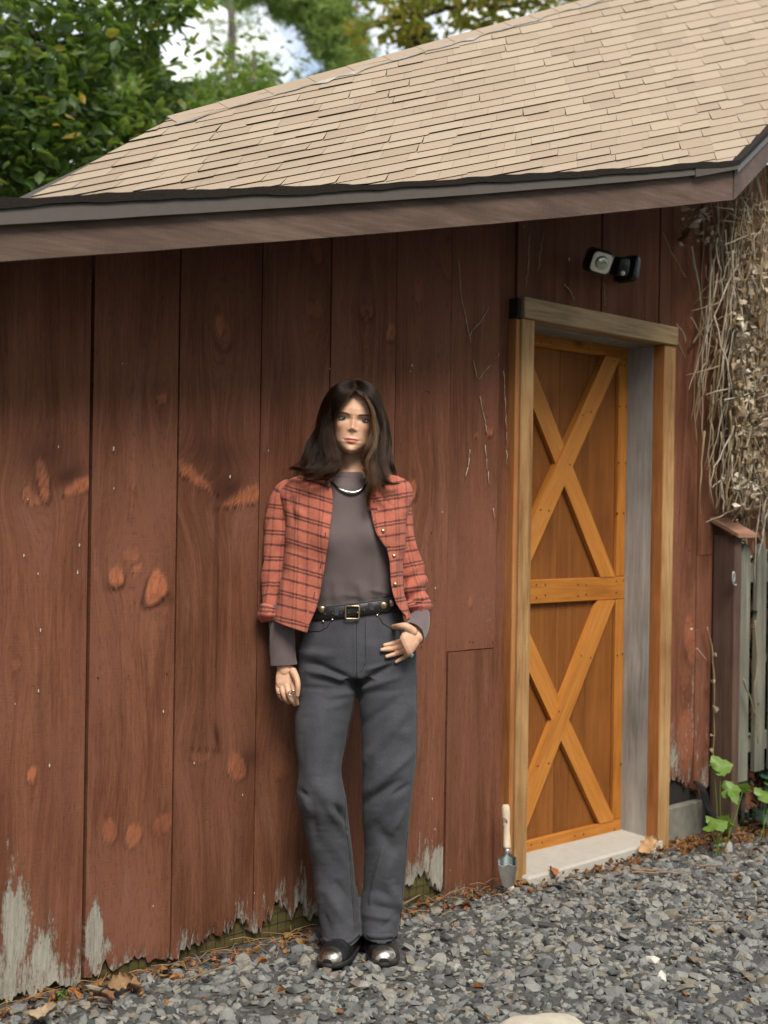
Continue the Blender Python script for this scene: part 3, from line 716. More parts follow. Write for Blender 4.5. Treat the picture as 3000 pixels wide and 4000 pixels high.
# a few proud stones on top
V, Fc = stones(Pw, size, 5, .55)
o = put('gravel', fastmesh('gravel', V, Fc, STONE)); o['kind'] = 'stuff'
print('stones', n)

LEAFCOL = None
def litter_mat():
    g = G('dead_leaves'); r = g.isl()
    c = g.ramp(r, [(0, (.06, .03, .014)), (.3, (.16, .065, .022)), (.55, (.28, .10, .028)), (.75, (.33, .16, .05)), (.9, (.24, .17, .09)), (1, (.42, .24, .05))])
    n = g.noise(g.oc(), 80, 3); c = g.mix(g.mr(n, .4, .8), c, (.09, .045, .02))
    return g.done(c, .8, spec=.25)
LITTER = litter_mat()
def leaf_geo(P, size, seed, curl=.25, asp=.55):
    r = np.random.default_rng(seed); n = len(P)
    base = np.array([(-.5, 0, 0), (-.12, .5, .0), (.25, .38, 0), (.5, 0, 0), (.25, -.38, 0), (-.12, -.5, 0), (.0, 0, -.12)])*np.array([1, asp, 1])
    V = np.repeat(base[None], n, 0)+r.normal(0, .05, (n, 7, 3)); V[:, [1, 2, 4, 5], 2] += r.uniform(-curl, curl*1.6, (n, 1))
    V = V*size[:, None, None]
    def rot(V, a, i, j):
        c, s = np.cos(a)[:, None], np.sin(a)[:, None]; W_ = V.copy()
        W_[..., i] = V[..., i]*c-V[..., j]*s; W_[..., j] = V[..., i]*s+V[..., j]*c; return W_
    V = rot(rot(rot(V, r.normal(0, .5, n), 1, 2), r.normal(0, .4, n), 0, 2), r.uniform(0, 6.28, n), 0, 1)
    V = V+P[:, None]
    f = np.array([(0, 6, 1), (1, 6, 2), (2, 6, 3), (3, 6, 4), (4, 6, 5), (5, 6, 0)])
    return V.reshape(-1, 3), (f[None]+np.arange(n)[:, None, None]*7).reshape(-1, 3)
# leaf litter: along the foot of the wall, thick at the right end, thin over the gravel
nl = 1300
tl = rng.uniform(-.9, 4.2, nl); dl = np.abs(rng.normal(0, 1, nl))*np.where(tl > 2.35, .16, .07)+.01
tl2 = rng.uniform(-.6, 4.2, 420); dl2 = rng.uniform(.1, 3.0, 420)
tl3 = rng.uniform(2.42, 4.2, 1500); dl3 = rng.uniform(0, .34, 1500)*np.clip((tl3-2.3)/.8, .35, 1)
tl4 = rng.uniform(1.9, 2.5, 120); dl4 = rng.uniform(-.06, .16, 120)
ta = np.concatenate([tl, tl2, tl3, tl4]); da = np.concatenate([dl, dl2, dl3, dl4]); bad = (ta > 1.5) & (ta < 2.2) & (da < .06)
ta, da = ta[~bad], da[~bad]
Pl = L2W(np.stack([ta, -da, gz(ta)+rng.uniform(.0, .02, len(ta))], -1))
V, Fc = leaf_geo(Pl, np.clip(rng.lognormal(math.log(.020), .4, len(ta)), .01, .05), 8)
o = put('leaf_litter', fastmesh('leaf_litter', V, Fc, LITTER)); o['kind'] = 'stuff'
# pine needles and bits of straw
mb = MB()
for _ in range(520):
    t = rnd.uniform(-.8, 3.6); d = abs(rnd.gauss(0, .09))+.01 if rnd.random() < .72 else rnd.uniform(.05, 2.6)
    if 1.45 < t < 2.3 and d < .1: continue
    a = rnd.uniform(0, 6.28); l = rnd.uniform(.03, .11); c = np.array([t, -d, float(gz(t))+rnd.uniform(.012, .034)])
    dv = np.array([math.cos(a), math.sin(a)*.7, rnd.uniform(-.1, .25)])*l/2; k = np.array([0, 0, rnd.uniform(.0, .012)])
    mb.tube(L2W(np.array([c-dv, c+k, c+dv])), [.0008, .0011, .0005], 3, False)
o = mb.build('dry_needles', plain('straw', (.30, .18, .085), .8, 0, .4, 20)); o['kind'] = 'stuff'
STICK = plain('dry_stick', (.20, .135, .085), .8, 0, .3, 40)
def stick(px0, py0, px1, py1, r, label, seed, n=7):
    a, b = gp(px0, py0, .025), gp(px1, py1, .025); q = random.Random(seed)
    pts = [a+(b-a)*k/(n-1)+np.array([q.uniform(-.006, .006), q.uniform(-.006, .006), q.uniform(-.003, .006)]) for k in range(n)]
    o = MB(); c = pts[0]; M_ = at_loc(c); o.tube(inv(M_, pts), [r*(1-.5*k/(n-1)) for k in range(n)], 6)
    ob = o.build('twig', STICK, None, True); ob.matrix_world = M_
    return tag(ob, label, 'twig', 'twigs on the gravel')
stick(2468, 3397, 2585, 3402, .008, 'short thick brown twig lying on gravel in front of the doorway', 1)
stick(2460, 3410, 2700, 3410, .005, 'long pale bent twig lying on gravel just below a thicker twig', 2, 9)
stick(2720, 3380, 2830, 3385, .005, 'thin brown twig on gravel below the leafy plants by the fence', 3)
stick(1580, 3530, 1710, 3462, .004, 'pale splintered straw stick leaning up beside the rotten plank foot', 4)
stick(2700, 3605, 2860, 3590, .005, 'dark twig lying on gravel at the right edge away from the wall', 5)
stick(700, 3840, 920, 3760, .004, 'thin reddish twig lying at the foot of the wall on the left', 6)
# pale boulder cut by the bottom edge
Pb = gp(2120, 4075); M_ = at_loc(Pb)
r = np.random.default_rng(4); ns_, nr_ = 28, 16; V = []
for j in range(nr_+1):
    for i in range(ns_):
        th = math.pi*j/nr_; ph = 2*math.pi*i/ns_
        d = np.array([math.sin(th)*math.cos(ph), math.sin(th)*math.sin(ph), math.cos(th)])
        k = 1/ (np.abs(d)**3.4).sum()**(1/3.4); k *= .93+.18*float(fbm(d[0]*2+5, d[1]*2+d[2], 3))
        V.append(d*k*np.array([.125, .085, .062])+np.array([0, 0, .0]))
Fc = [(j*ns_+i, (j+1)*ns_+i, (j+1)*ns_+(i+1) % ns_, j*ns_+(i+1) % ns_) for j in range(nr_) for i in range(ns_)]
o = put('boulder', mesh('boulder', V, Fc, plain('pale_rock', (.50, .45, .36), .9, 0, .2, 18, .5), True)); o.matrix_world = M_ @ Matrix.Translation((0, -.02, .005)) @ Matrix.Rotation(.25, 4, 'Z')
tag(o, 'large smooth pale beige rock sitting in the gravel', 'rock')
# a few single pale stones and single big leaves that stand out
for k, (px, py, s, lb) in enumerate([(2550, 3750, .038, 'white quartz stone standing out in grey gravel, right of the middle'), (2582, 3815, .032, 'cream coloured stone in grey gravel just below a white one'), (1838, 3835, .02, 'small white pebble in gravel right of the boots'), (1993, 3470, .03, 'pale stone against the tip of the garden trowel')]):
    P = gp(px, py, .02); V, Fc = stones(np.zeros((1, 3)), np.array([s*1.3]), 40+k, .7)
    o = put('pale_stone', fastmesh('pale_stone', V, Fc, plain('pale_stone', (.55, .52, .46), .85, 0, .1, 50, .3))); o.location = P
    tag(o, lb, 'stone', 'pale stones in the gravel')
def big_leaf(px, py, s, col, rot, lb, tilt=.35, up=.03, seed=0):
    P = gp(px, py, up); q = np.random.default_rng(seed)
    m, n = 12, 6; V = []; Fs = []
    for i in range(m+1):
        u = i/m; w = .32*math.sin(math.pi*min(1, u*1.02))**.75*(1+.28*math.sin(u*24))
        for j in range(n+1):
            v = j/n*2-1; V.append(((u-.5)*s, v*w*s, (abs(v)**1.6*.22+.10*math.sin(u*5+seed)+.05*math.sin(v*7))*s))
    Fs = [(i*(n+1)+j, (i+1)*(n+1)+j, (i+1)*(n+1)+j+1, i*(n+1)+j+1) for i in range(m) for j in range(n)]
    o = put('dead_leaf', mesh('dead_leaf', V, Fs, plain('brown_leaf', col, .75, 0, .35, 60, .3, .3), True))
    o.matrix_world = at_loc(P) @ Matrix.Rotation(rot, 4, 'Z') @ Matrix.Rotation(tilt, 4, 'X') @ Matrix.Rotation(-tilt, 4, 'Y')
    return tag(o, lb, 'leaf', 'single dead leaves')
big_leaf(478, 3838, .07, (.25, .15, .075), .6, 'curled tan dead leaf leaning on the wall foot at the left', .7, .045, 1)
big_leaf(520, 3850, .07, (.20, .12, .06), 2.2, 'brown dead leaf under a curled tan leaf at the wall foot', .3, .03, 2)
big_leaf(170, 3965, .075, (.33, .25, .17), .2, 'broad pale tan dead leaf at the bottom left corner', .15, .03, 3)
big_leaf(2535, 3310, .10, (.42, .26, .13), .5, 'pale orange lobed dead leaf at the foot of the right door jamb', .5, .05, 4)
big_leaf(2160, 3410, .06, (.28, .12, .05), 1.8, 'small rusty dead leaf below the concrete threshold', .3, .03, 5)
big_leaf(400, 3900, .075, (.2, .10, .05), 2.6, 'dark dead leaf lying beside the small green weed', .2, .03, 6)
# ------------------------------------------------------------------ trees behind the shed
def leafmat(name, stops, trans=.5, gloss=.35):
    g = G(name); r = g.isl(); c = g.ramp(r, stops)
    n = g.noise(g.oc(), 1.1, 3); c = g.n('HueSaturation', {'Color': c, 'Value': g.mr(n, .3, .7, .65, 1.3)}).outputs[0]
    b = g.n('BsdfPrincipled', {'Base Color': c, 'Roughness': .42, 'Specular IOR Level': gloss})
    t = g.n('BsdfTranslucent', {'Color': g.mix(.6, c, (.22, .34, .04))})
    m = g.n('MixShader', {0: trans, 1: b.outputs[0], 2: t.outputs[0]}); g.t.links.new(m.outputs[0], g.out.inputs[0]); return g.m
LM_DARK = leafmat('dark_broad_leaf', [(0, (.02, .042, .012)), (.35, (.040, .082, .018)), (.7, (.07, .13, .028)), (.86, (.14, .20, .085)), (.965, (.20, .23, .05)), (1, (.42, .27, .03))])
LM_MID = leafmat('mid_green_leaf', [(0, (.04, .08, .016)), (.5, (.085, .15, .028)), (.85, (.15, .20, .045)), (1, (.24, .20, .05))])
LM_OLIVE2 = leafmat('sky_block_leaf', [(0, (.05, .06, .025)), (1, (.12, .13, .06))])
LM_OLIVE = leafmat('olive_gold_leaf', [(0, (.13, .13, .02)), (.4, (.23, .21, .03)), (.75, (.33, .25, .035)), (1, (.42, .25, .04))])
LM_PINE = leafmat('pine_needle', [(0, (.13, .21, .05)), (.5, (.23, .34, .085)), (1, (.34, .43, .15))], .5, .25)
LM_FAR = leafmat('sunlit_far_leaf', [(0, (.08, .13, .035)), (.5, (.16, .22, .07)), (1, (.26, .28, .10))])
LM_BRIGHT = leafmat('lime_plant_leaf', [(0, (.10, .20, .035)), (1, (.20, .32, .06))], .3, .4)
BARK = plain('grey_brown_bark', (.10, .085, .07), .9, 0, .4, 12, .6)
BARKD = plain('dark_bark', (.04, .034, .028), .9, 0, .4, 12, .6)

def cloud_pts(cs, n, seed):           # cs: (px, py, depth, rpx, rpy, rdepth, weight) blobs -> world points
    r = np.random.default_rng(seed); w = np.array([c[6] for c in cs], float); w /= w.sum(); ks = r.choice(len(cs), n, p=w); out = []
    for k in ks:
        px, py, d, rx, ry, rd, _ = cs[k]
        while True:
            q = r.uniform(-1, 1, 3)
            if q@q < 1: break
        q = q/np.linalg.norm(q)*np.linalg.norm(q)**.6
        P0 = at(px, py, d); s = d/F
        out.append(P0+np.array([q[0]*rx*s, q[2]*rd, -q[1]*ry*s]))
    return np.array(out)
def crown_mesh(name, P, size, mat, seed, asp=.6, droop=.3, base_pts=None):
    r = np.random.default_rng(seed); n = len(P)
    sz = size*r.uniform(.6, 1.35, n)
    B = np.array([(0, 0, 0), (.3, .42, -.06), (.68, .30, -.05), (1, 0, -.12), (.68, -.30, -.05), (.3, -.42, -.06), (.5, 0, .05)])*np.array([1, asp, 1])
    V = np.repeat(B[None], n, 0)*sz[:, None, None]
    yaw = r.uniform(0, 6.28, n); pit = r.normal(droop, .45, n); rol = r.normal(0, .6, n)
    def rot(V, a, i, j):
        c, s = np.cos(a)[:, None], np.sin(a)[:, None]; W_ = V.copy()
        W_[..., i] = V[..., i]*c-V[..., j]*s; W_[..., j] = V[..., i]*s+V[..., j]*c; return W_
    V = rot(rot(rot(V, rol, 1, 2), -pit, 0, 2), yaw, 0, 1)+P[:, None]
    f = np.array([(0, 1, 6), (1, 2, 6), (2, 3, 6), (3, 4, 6), (4, 5, 6), (5, 0, 6)])
    return V.reshape(-1, 3), (f[None]+np.arange(n)[:, None, None]*7).reshape(-1, 3)
def needle_mesh(P, size, seed, k=7):
    r = np.random.default_rng(seed); n = len(P); d = r.normal(0, 1, (n, k, 3)); d[..., 2] += .35; d /= np.linalg.norm(d, axis=-1)[..., None]
    s = np.cross(d, r.normal(0, 1, (n, k, 3))); s /= np.linalg.norm(s, axis=-1)[..., None]
    L = size*r.uniform(.6, 1.2, (n, k, 1)); a = P[:, None]+r.normal(0, size*.25, (n, 1, 3)); w = size*.06
    V = np.stack([a-s*w, a+s*w, a+d*L], 2).reshape(-1, 3)
    return V, np.arange(len(V)).reshape(-1, 3)
def clumps(pts, per, spread, seed):
    r = np.random.default_rng(seed); return (pts[:, None]+r.normal(0, spread, (len(pts), per, 3))*np.array([1, 1, .55])).reshape(-1, 3)

def tree(name, label, trunk, limbs, P, size, mat, bark, seed, kind='leaf', group='trees behind the shed', asp=.6):
    base = np.asarray(trunk[0][0], float); M_ = at_loc(base)
    e = empty(name, label, 'tree', M_, group)
    mb = MB(); pts = np.array([p for p, r in trunk]); rad = [r for p, r in trunk]
    tt_ = np.linspace(0, 1, 14); k = np.linspace(0, 1, len(pts))
    ps = np.stack([np.interp(tt_, k, pts[:, i]) for i in range(3)], -1); q = random.Random(seed)
    ps[1:-1] += np.array([[q.uniform(-.04, .04), q.uniform(-.04, .04), 0] for _ in range(12)])
    mb.tube(inv(M_, ps), np.interp(tt_, k, rad), 9)
    mb.build('trunk', bark, e, True)
    for L_ in limbs:
        m2 = MB(); a = np.array([p for p, r in L_]); k = np.linspace(0, 1, len(a)); t9 = np.linspace(0, 1, 9)
        pl = np.stack([np.interp(t9, k, a[:, i]) for i in range(3)], -1); pl[1:-1] += np.array([[q.uniform(-.05, .05) for _ in range(3)] for _ in range(7)])
        m2.tube(inv(M_, pl), np.interp(t9, k, [r for p, r in L_]), 6); m2.build('limb', bark, e, True)
    V, Fc = crown_mesh(name, P, size, mat, seed, asp) if kind == 'leaf' else needle_mesh(P, size, seed)
    put('crown', fastmesh('crown', inv(M_, V), Fc, mat), e)
    return e
def foot(px, d): p = at(px, 2000, d); return np.array([p[0], d, -.3])

# big broad-leaved tree at the left: lies close behind the shed
C1 = [(150,120,8.2,300,190,.9,3),(420,60,8.6,260,150,.9,2.2),(60,420,7.8,240,220,.8,3),(330,330,8.4,210,150,.8,1.8),(250,640,8.2,290,170,.8,3),(30,720,7.9,220,170,.7,2),(520,560,8.8,230,120,.7,2),(660,140,9.,160,110,.6,1.4),(560,330,9,110,90,.5,.6),(720,60,9,110,100,.5,.9),(640,430,9.,120,90,.6,.9),(470,460,9.3,200,70,.5,1),(-150,300,8,240,400,.8,2),(700,300,9.2,90,60,.5,.35)]
P1 = clumps(cloud_pts(C1, 1900, 1), 4, .10, 2)
pxy = np.array([in_view(loc(p))[:2] for p in P1])
def carve(P, holes, keep=.06, seed=1):
    q = np.array([in_view(loc(p))[:2] for p in P]); m = np.zeros(len(P), bool)
    for (x, y, rx, ry) in holes: m |= ((q[:, 0]-x)/rx)**2+((q[:, 1]-y)/ry)**2 < 1
    return P[~m | (np.random.default_rng(seed).uniform(0, 1, len(P)) < keep)]
SKYH = [(745, 215, 125, 95), (830, 90, 130, 80), (1000, 60, 60, 60), (700, 150, 60, 50), (1120, 210, 110, 60), (690, 270, 60, 50), (1075, 145, 125, 70), (960, 150, 60, 60), (1150, 300, 75, 60), (1240, 260, 40, 40), (1500, 190, 75, 40), (1430, 40, 70, 40), (1700, 65, 65, 30), (1760, 130, 90, 35), (1460, 130, 40, 30), (590, 95, 70, 20), (900, 300, 40, 25), (1010, 240, 30, 25), (640,170,25,20), (1970, 60, 40, 18)]
hole = (((pxy[:, 0]-490)/105)**2+((pxy[:, 1]-320)/62)**2 < 1) | (((pxy[:, 0]-350)/55)**2+((pxy[:, 1]-105)/26)**2 < 1)
b = foot(-350, 8.4)
tree('broadleaf_tree', 'large dark green broad-leaved tree filling the top left corner behind the roof', [(b, .16), (at(-250, 800, 8.4), .12), (at(50, 100, 8.6), .07), (at(200, -300, 8.6), .03)],
     [[(at(-200, 600, 8.4), .05), (at(120, 205, 8.3), .03), (at(340, 130, 8.3), .012)], [(at(-230, 750, 8.4), .05), (at(150, 560, 8.3), .025), (at(560, 520, 8.7), .008)], [(at(30, 130, 8.6), .04), (at(400, 40, 8.8), .02), (at(760, 110, 9), .006)]], carve(P1[~hole], SKYH), .105, LM_DARK, BARKD, 3)
# brighter foliage just behind its lower right side
C2 = [(760,330,11.5,200,90,.7,2),(900,400,11.5,200,70,.7,2),(620,400,11,150,90,.6,2),(1050,330,12,110,90,.6,1.6),(1020,240,12.2,80,60,.5,.5),(850,260,12,80,50,.5,.35),(700,470,11,200,60,.5,1.4)]
P2 = carve(clumps(cloud_pts(C2, 420, 4), 4, .11, 5), SKYH, .15)
tree('maple_tree', 'slender mid green tree with thin leafy sprays just over the ridge', [(foot(960, 12), .07), (at(950, 500, 12), .05), (at(990, 200, 12), .02)], [[(at(955, 450, 12), .02), (at(1060, 300, 12), .008)], [(at(950, 480, 12), .02), (at(760, 330, 11.8), .008)]], P2, .10, LM_MID, BARK, 6)
# thin pine pole with sparse twigs
C3 = [(880,60,18,120,30,.5,.6),(870,110,18,80,20,.4,.3),(960,140,18,70,25,.4,.4),(850,190,18,60,20,.4,.3),(1000,230,18,90,30,.4,.5),(840,330,18,100,40,.5,.6),(960,350,18,90,50,.5,.8)]
P3 = carve(clumps(cloud_pts(C3, 150, 7), 5, .09, 8), SKYH, .35)
tree('pine_pole', 'thin bare pine trunk standing against the white cloud gap', [(foot(908, 18), .07), (at(906, 500, 18), .062), (at(900, 0, 18), .05), (at(896, -500, 18), .04)], [[(at(904, 120, 18), .012), (at(990, 90, 18), .004)], [(at(904, 250, 18), .012), (at(830, 215, 18), .004)]], P3, .12, LM_PINE, BARK, 9, 'needle')
# big white pine
C4 = [(1080,20,21,180,75,1,2.2),(1250,90,21,130,80,1,2),(1180,-60,21,300,90,1,1.5),(1300,190,21,90,55,.8,1),(1300,270,21,130,40,.8,1.1),(1180,250,21,60,40,.6,.35),(1400,90,21.5,70,60,.7,.6),(1400,210,21.5,70,50,.7,.5),(950,10,20.5,90,50,.7,.7),(1200,330,21,70,30,.6,.4)]
P4 = carve(clumps(cloud_pts(C4, 1100, 10), 5, .16, 11), SKYH, .05)
tree('white_pine', 'tall pine with a thick grey trunk and soft bright green needles above the ridge', [(foot(1345, 21), .12), (at(1343, 300, 21), .105), (at(1340, 0, 21), .095), (at(1336, -600, 21), .07)], [[(at(1345, 80, 21), .03), (at(1285, 45, 20.8), .02), (at(1190, 48, 20.7), .008)], [(at(1342, 190, 21), .02), (at(1260, 185, 20.8), .006)], [(at(1342, 40, 21), .03), (at(1440, 20, 21), .01)]], P4, .17, LM_PINE, BARK, 12, 'needle')
# olive gold tree at the right
C5 = [(1560,60,15,140,80,.8,1.8),(1450,130,15,90,55,.6,1),(1690,60,15,150,60,.8,1.8),(1640,150,15,110,40,.6,.9),(1850,30,15,170,45,.8,2),(2030,20,15,150,45,.8,2),(2200,-30,15,200,40,.8,1.6),(1600,-60,15,400,70,.8,2),(1590,170,15,40,25,.4,.4),(1760,120,15,80,20,.5,.25),(1890,90,15,80,18,.4,.3)]
P5 = carve(clumps(cloud_pts(C5, 560, 13), 4, .12, 14), SKYH, .12)
tree('golden_tree', 'olive and gold leaved tree with long level boughs above the middle of the ridge', [(foot(1632, 15), .10), (at(1634, 330, 15), .09), (at(1636, 0, 15), .08), (at(1640, -400, 15), .05)], [[(at(1636, 70, 15), .03), (at(1850, 24, 14.8), .025), (at(2150, 22, 14.6), .012)], [(at(1634, 60, 15), .03), (at(1520, 60, 14.9), .015), (at(1420, 140, 14.8), .006)], [(at(1634, 110, 15), .02), (at(1700, 160, 14.9), .006)]], P5, .125, LM_OLIVE, BARKD, 15)
# far trees closing the view low down
for k, (px, py, d, rx, ry, mt, nm, lb) in enumerate([(480,330,30,190,130,LM_FAR,'far_tree','pale sunlit tree seen far off through the gap in the dark leaves'),(800,460,28,330,120,LM_FAR,'far_tree','hazy yellow green tree low beyond the slender maple'),(150,700,26,420,200,LM_MID,'far_tree','mid green tree low behind the dark leaves at the left edge'),(1180,420,30,260,100,LM_FAR,'far_tree','pale far tree peeping over the ridge below the big pine'),(-250,250,26,420,420,LM_MID,'far_tree','tall mid green tree behind the top left corner')]):
    P = clumps(cloud_pts([(px, py, d, rx, ry, 1.5, 1), (px-rx*.5, py+ry*.5, d, rx*.6, ry*.6, 1., .5), (px+rx*.4, py+ry*.5, d, rx*.6, ry*.6, 1., .5)], 420, 20+k), 5, .25, 30+k); P = carve(P, SKYH, .03)
    tree(nm, lb, [(foot(px, d), .2), (at(px, py+ry, d), .15), (at(px, py, d), .06)], [], P, .30, mt, BARK, 40+k, group='far trees')

# ------------------------------------------------------------------ fence, climbing vine, plants at the right end
TF = wp(2825, 2900)[0]
def along(px, py, d): return wp(px, py, d)
dF = .12
fence = empty('picket_fence', 'weathered picket fence with capped brown post meeting the right end of the shed', 'fence', at_loc(L2W(np.array([TF, -dF, -.12]))) @ Matrix.Rotation(AW, 4, 'Z'))
def FL(V): return np.asarray(V, float)-np.array([TF, -dF, -.12])
pa, pb = wp(2866, 2600, dF), wp(2892, 2600, dF); zt_ = wp(2800, 2092, dF)[2]
POSTM = wood('brown_post', (.050, .030, .022), (.085, .052, .040), (.12, .078, .06), axis=2, var=.05)
def fbx(name, x0, x1, y0, y1, z0, z1, mat, par=fence):
    return MB().hexa(FL([(x0, y0, z0), (x1, y0, z0), (x1, y1, z0), (x0, y1, z0), (x0, y0, z1), (x1, y0, z1), (x1, y1, z1), (x0, y1, z1)]), .004).build(name, mat, par)
post = fbx('post', pa[0], pb[0], -dF, -dF+.115, -.14, zt_, POSTM)
c1, c2, c3, c4 = wp(2880, 2118, dF+.05), wp(2957, 2112, dF-.02), wp(2872, 2038, dF-.12), wp(2792, 2036, dF-.10)
cp = [(pa[0]-.02, -dF-.03, zt_-.012), (pb[0]+.075, -dF-.03, zt_-.012), (pb[0]+.075, -dF+.125, zt_+.060), (pa[0]-.02, -dF+.125, zt_+.060)]
cp2 = [(x, y, z+.022) for x, y, z in cp]
MB().hexa(FL(cp+cp2), .003).build('post_cap', wood('rust_cap_board', (.17, .085, .055), (.28, .15, .10), (.36, .21, .15), axis=0, var=.05), post)
for k, (px0, px1, ytop, ybot) in enumerate([(2890, 2926, 2128, 3062), (2953, 2990, 2125, 3020), (3015, 3055, 2125, 3010), (3085, 3125, 2125, 3000)]):
    a, b = wp(px0, 2600, dF-.02), wp(px1, 2600, dF-.02); zt1 = wp(px0, ytop, dF)[2]; zb1 = wp(px0, ybot, dF)[2]; y = -dF+.02; m_ = (a[0]+b[0])/2
    V = [(a[0], y, zb1), (b[0], y, zb1), (b[0], y, zt1-.04), (b[0]-.02, y, zt1-.005), (m_, y, zt1), (a[0]+.02, y, zt1-.005), (a[0], y, zt1-.04)]
    V2 = [(x, yy+.02, z) for x, yy, z in V]
    MB().add(FL(V+V2), [tuple(range(7)), tuple(range(13, 6, -1))]+[(i, i+7, (i+1) % 7+7, (i+1) % 7) for i in range(7)]).build('picket', PICKET, fence)
zr_a = wp(2880, 2900, dF-.04)[2]
fbx('fence_rail', pb[0]-.0, pb[0]+.9, -dF+.042, -dF+.075, zr_a-.06, zr_a+.03, PICKET)
fbx('fence_rail', pb[0]-.0, pb[0]+.9, -dF+.042, -dF+.075, zt_-.22, zt_-.13, PICKET)
mb = MB(); hk = wp(2872, 2268, dF+.02)
th_ = np.linspace(-.6, 5.2, 20); mb.tube(FL(np.array([hk[0]+.0, -dF-.012, hk[2]])+np.stack([.014*np.cos(th_)+.004*(th_-2), 0*th_, .03*np.sin(th_)+.008], -1)), .0045, 6)
mb.build('latch_hook', plain('grey_rope_hook', (.36, .37, .38), .4, .4), fence, True)

VINE = plain('dry_vine_stem', (.25, .185, .105), .85, 0, .35, 15, .4, .2)
VINE2 = plain('bleached_vine_stem', (.42, .37, .29), .85, 0, .25, 15, .4, .2)
def dry_leaf_mat():
    g = G('withered_vine_leaf'); r = g.isl(); c = g.ramp(r, [(0, (.20, .13, .07)), (.4, (.33, .25, .16)), (.75, (.50, .43, .33)), (1, (.62, .57, .48))]); return g.done(c, .85, spec=.2)
DLEAF = dry_leaf_mat()
pv = L2W(wp(2900, 3050, .05)); Mv = at_loc(pv)
vine = empty('climbing_vine', 'tangled dry climbing vine hanging over the right end of the shed wall', 'vine', Mv)
q = random.Random(21)
def walk(px, py, px1, py1, d, n, jit, q):
    pts = []
    x, y = px, py; w1, w2 = q.uniform(0, 6), q.uniform(.25, .6)
    for k in range(n):
        f = k/(n-1); jx = math.sin(w1+f*n*w2)*jit
        pts.append(L2W(wp(px+(px1-px)*f+jx+q.uniform(-jit, jit)*.35, py+(py1-py)*f+q.uniform(-jit, jit)*.3, d+q.uniform(-.012, .012))))
    return pts
mS, mB = MB(), MB()
# single stems traced on the wall left of the mass
for (pts, r) in [([(2585,905),(2620,985),(2668,1068),(2680,1085)],.004),([(2700,960),(2712,1040),(2728,1100),(2735,1170),(2745,1250),(2790,1330)],.006),([(2780,880),(2776,1020),(2772,1150),(2790,1230),(2800,1265)],.005),([(2700,1240),(2725,1285),(2760,1340),(2795,1360)],.004),
                 ([(2705,1345),(2730,1300),(2770,1270),(2820,1270),(2850,1300)],.006),([(2740,1200),(2732,1350),(2712,1430),(2716,1530),(2700,1640)],.004),([(2738,1450),(2720,1560),(2712,1640),(2722,1735)],.0045),([(2735,1500),(2730,1580),(2745,1660)],.0035),([(2750,1410),(2765,1400),(2770,1440),(2750,1500),(2760,1545),(2800,1600)],.005),
                 ([(2640,1265),(2672,1300),(2680,1340)],.0035),([(2648,1340),(2680,1400)],.0035),([(2800,1300),(2798,1420),(2788,1500),(2795,1600),(2830,1680),(2830,1780),(2812,1850),(2830,1940),(2860,2010)],.005),([(2830,1350),(2826,1500),(2832,1640),(2835,1760),(2860,1880),(2880,1950)],.0055),([(2870,1870),(2878,1800),(2895,1770),(2912,1780)],.005),
                 ([(2760,2450),(2780,2530),(2790,2640),(2788,2760),(2790,2900),(2780,3000)],.004),([(2720,2530),(2760,2580)],.003),([(2900,2650),(2935,2740),(2950,2800)],.004),([(2950,2420),(2960,2600),(2945,2700),(2960,2900)],.004)]:
    P = [L2W(wp(x, y, .03 if y < 2200 else (.14 if x > 2800 else .03))) for x, y in pts]
    k = np.linspace(0, 1, len(P)); t_2 = np.linspace(0, 1, 4*len(P)); A = np.array(P); sm = np.stack([np.interp(t_2, k, A[:, i]) for i in range(3)], -1); sm += np.array([[q.uniform(-.004, .004) for _ in range(3)] for _ in t_2])
    sm[1:-1] = (sm[:-2]+sm[1:-1]*2+sm[2:])/4
    (mS if q.random() < .55 else mB).tube(inv(Mv, sm), np.interp(t_2, k, np.linspace(r, r*.55, len(P))), 6)
# the dense hanging mass
for i in range(430):
    x0 = 2860+abs(q.gauss(0, 110)) if q.random() < .85 else q.uniform(2760, 2880); y0 = q.uniform(640, 1900); L = q.uniform(150, 520)
    if x0 > 3250: continue
    if x0 < 2965: L = min(L, 2010-y0)
    pts = walk(x0, y0, x0+q.gauss(0, 55), y0+L, q.uniform(.02, .16), 9, 14, q)
    (mS if q.random() < .6 else mB).tube(inv(Mv, pts), np.linspace(q.uniform(.002, .0058), .0014, 9), 5)
for i in range(210):
    x0 = q.uniform(2820, 3150); y0 = q.uniform(750, 2000); pts = walk(x0, y0, x0+q.gauss(0, 70), y0+q.uniform(-60, 70), q.uniform(.05, .18), 6, 9, q)
    (mS if q.random() < .4 else mB).tube(inv(Mv, pts), np.linspace(.004, .0015, 6), 5)
for i in range(60):
    x0 = q.uniform(2905, 3120); y0 = q.uniform(2000, 2500); pts = walk(x0, y0, x0+q.gauss(0, 30), y0+q.uniform(120, 420), q.uniform(-.02, .06), 8, 12, q)
    mS.tube(inv(Mv, pts), np.linspace(.004, .0015, 8), 5)
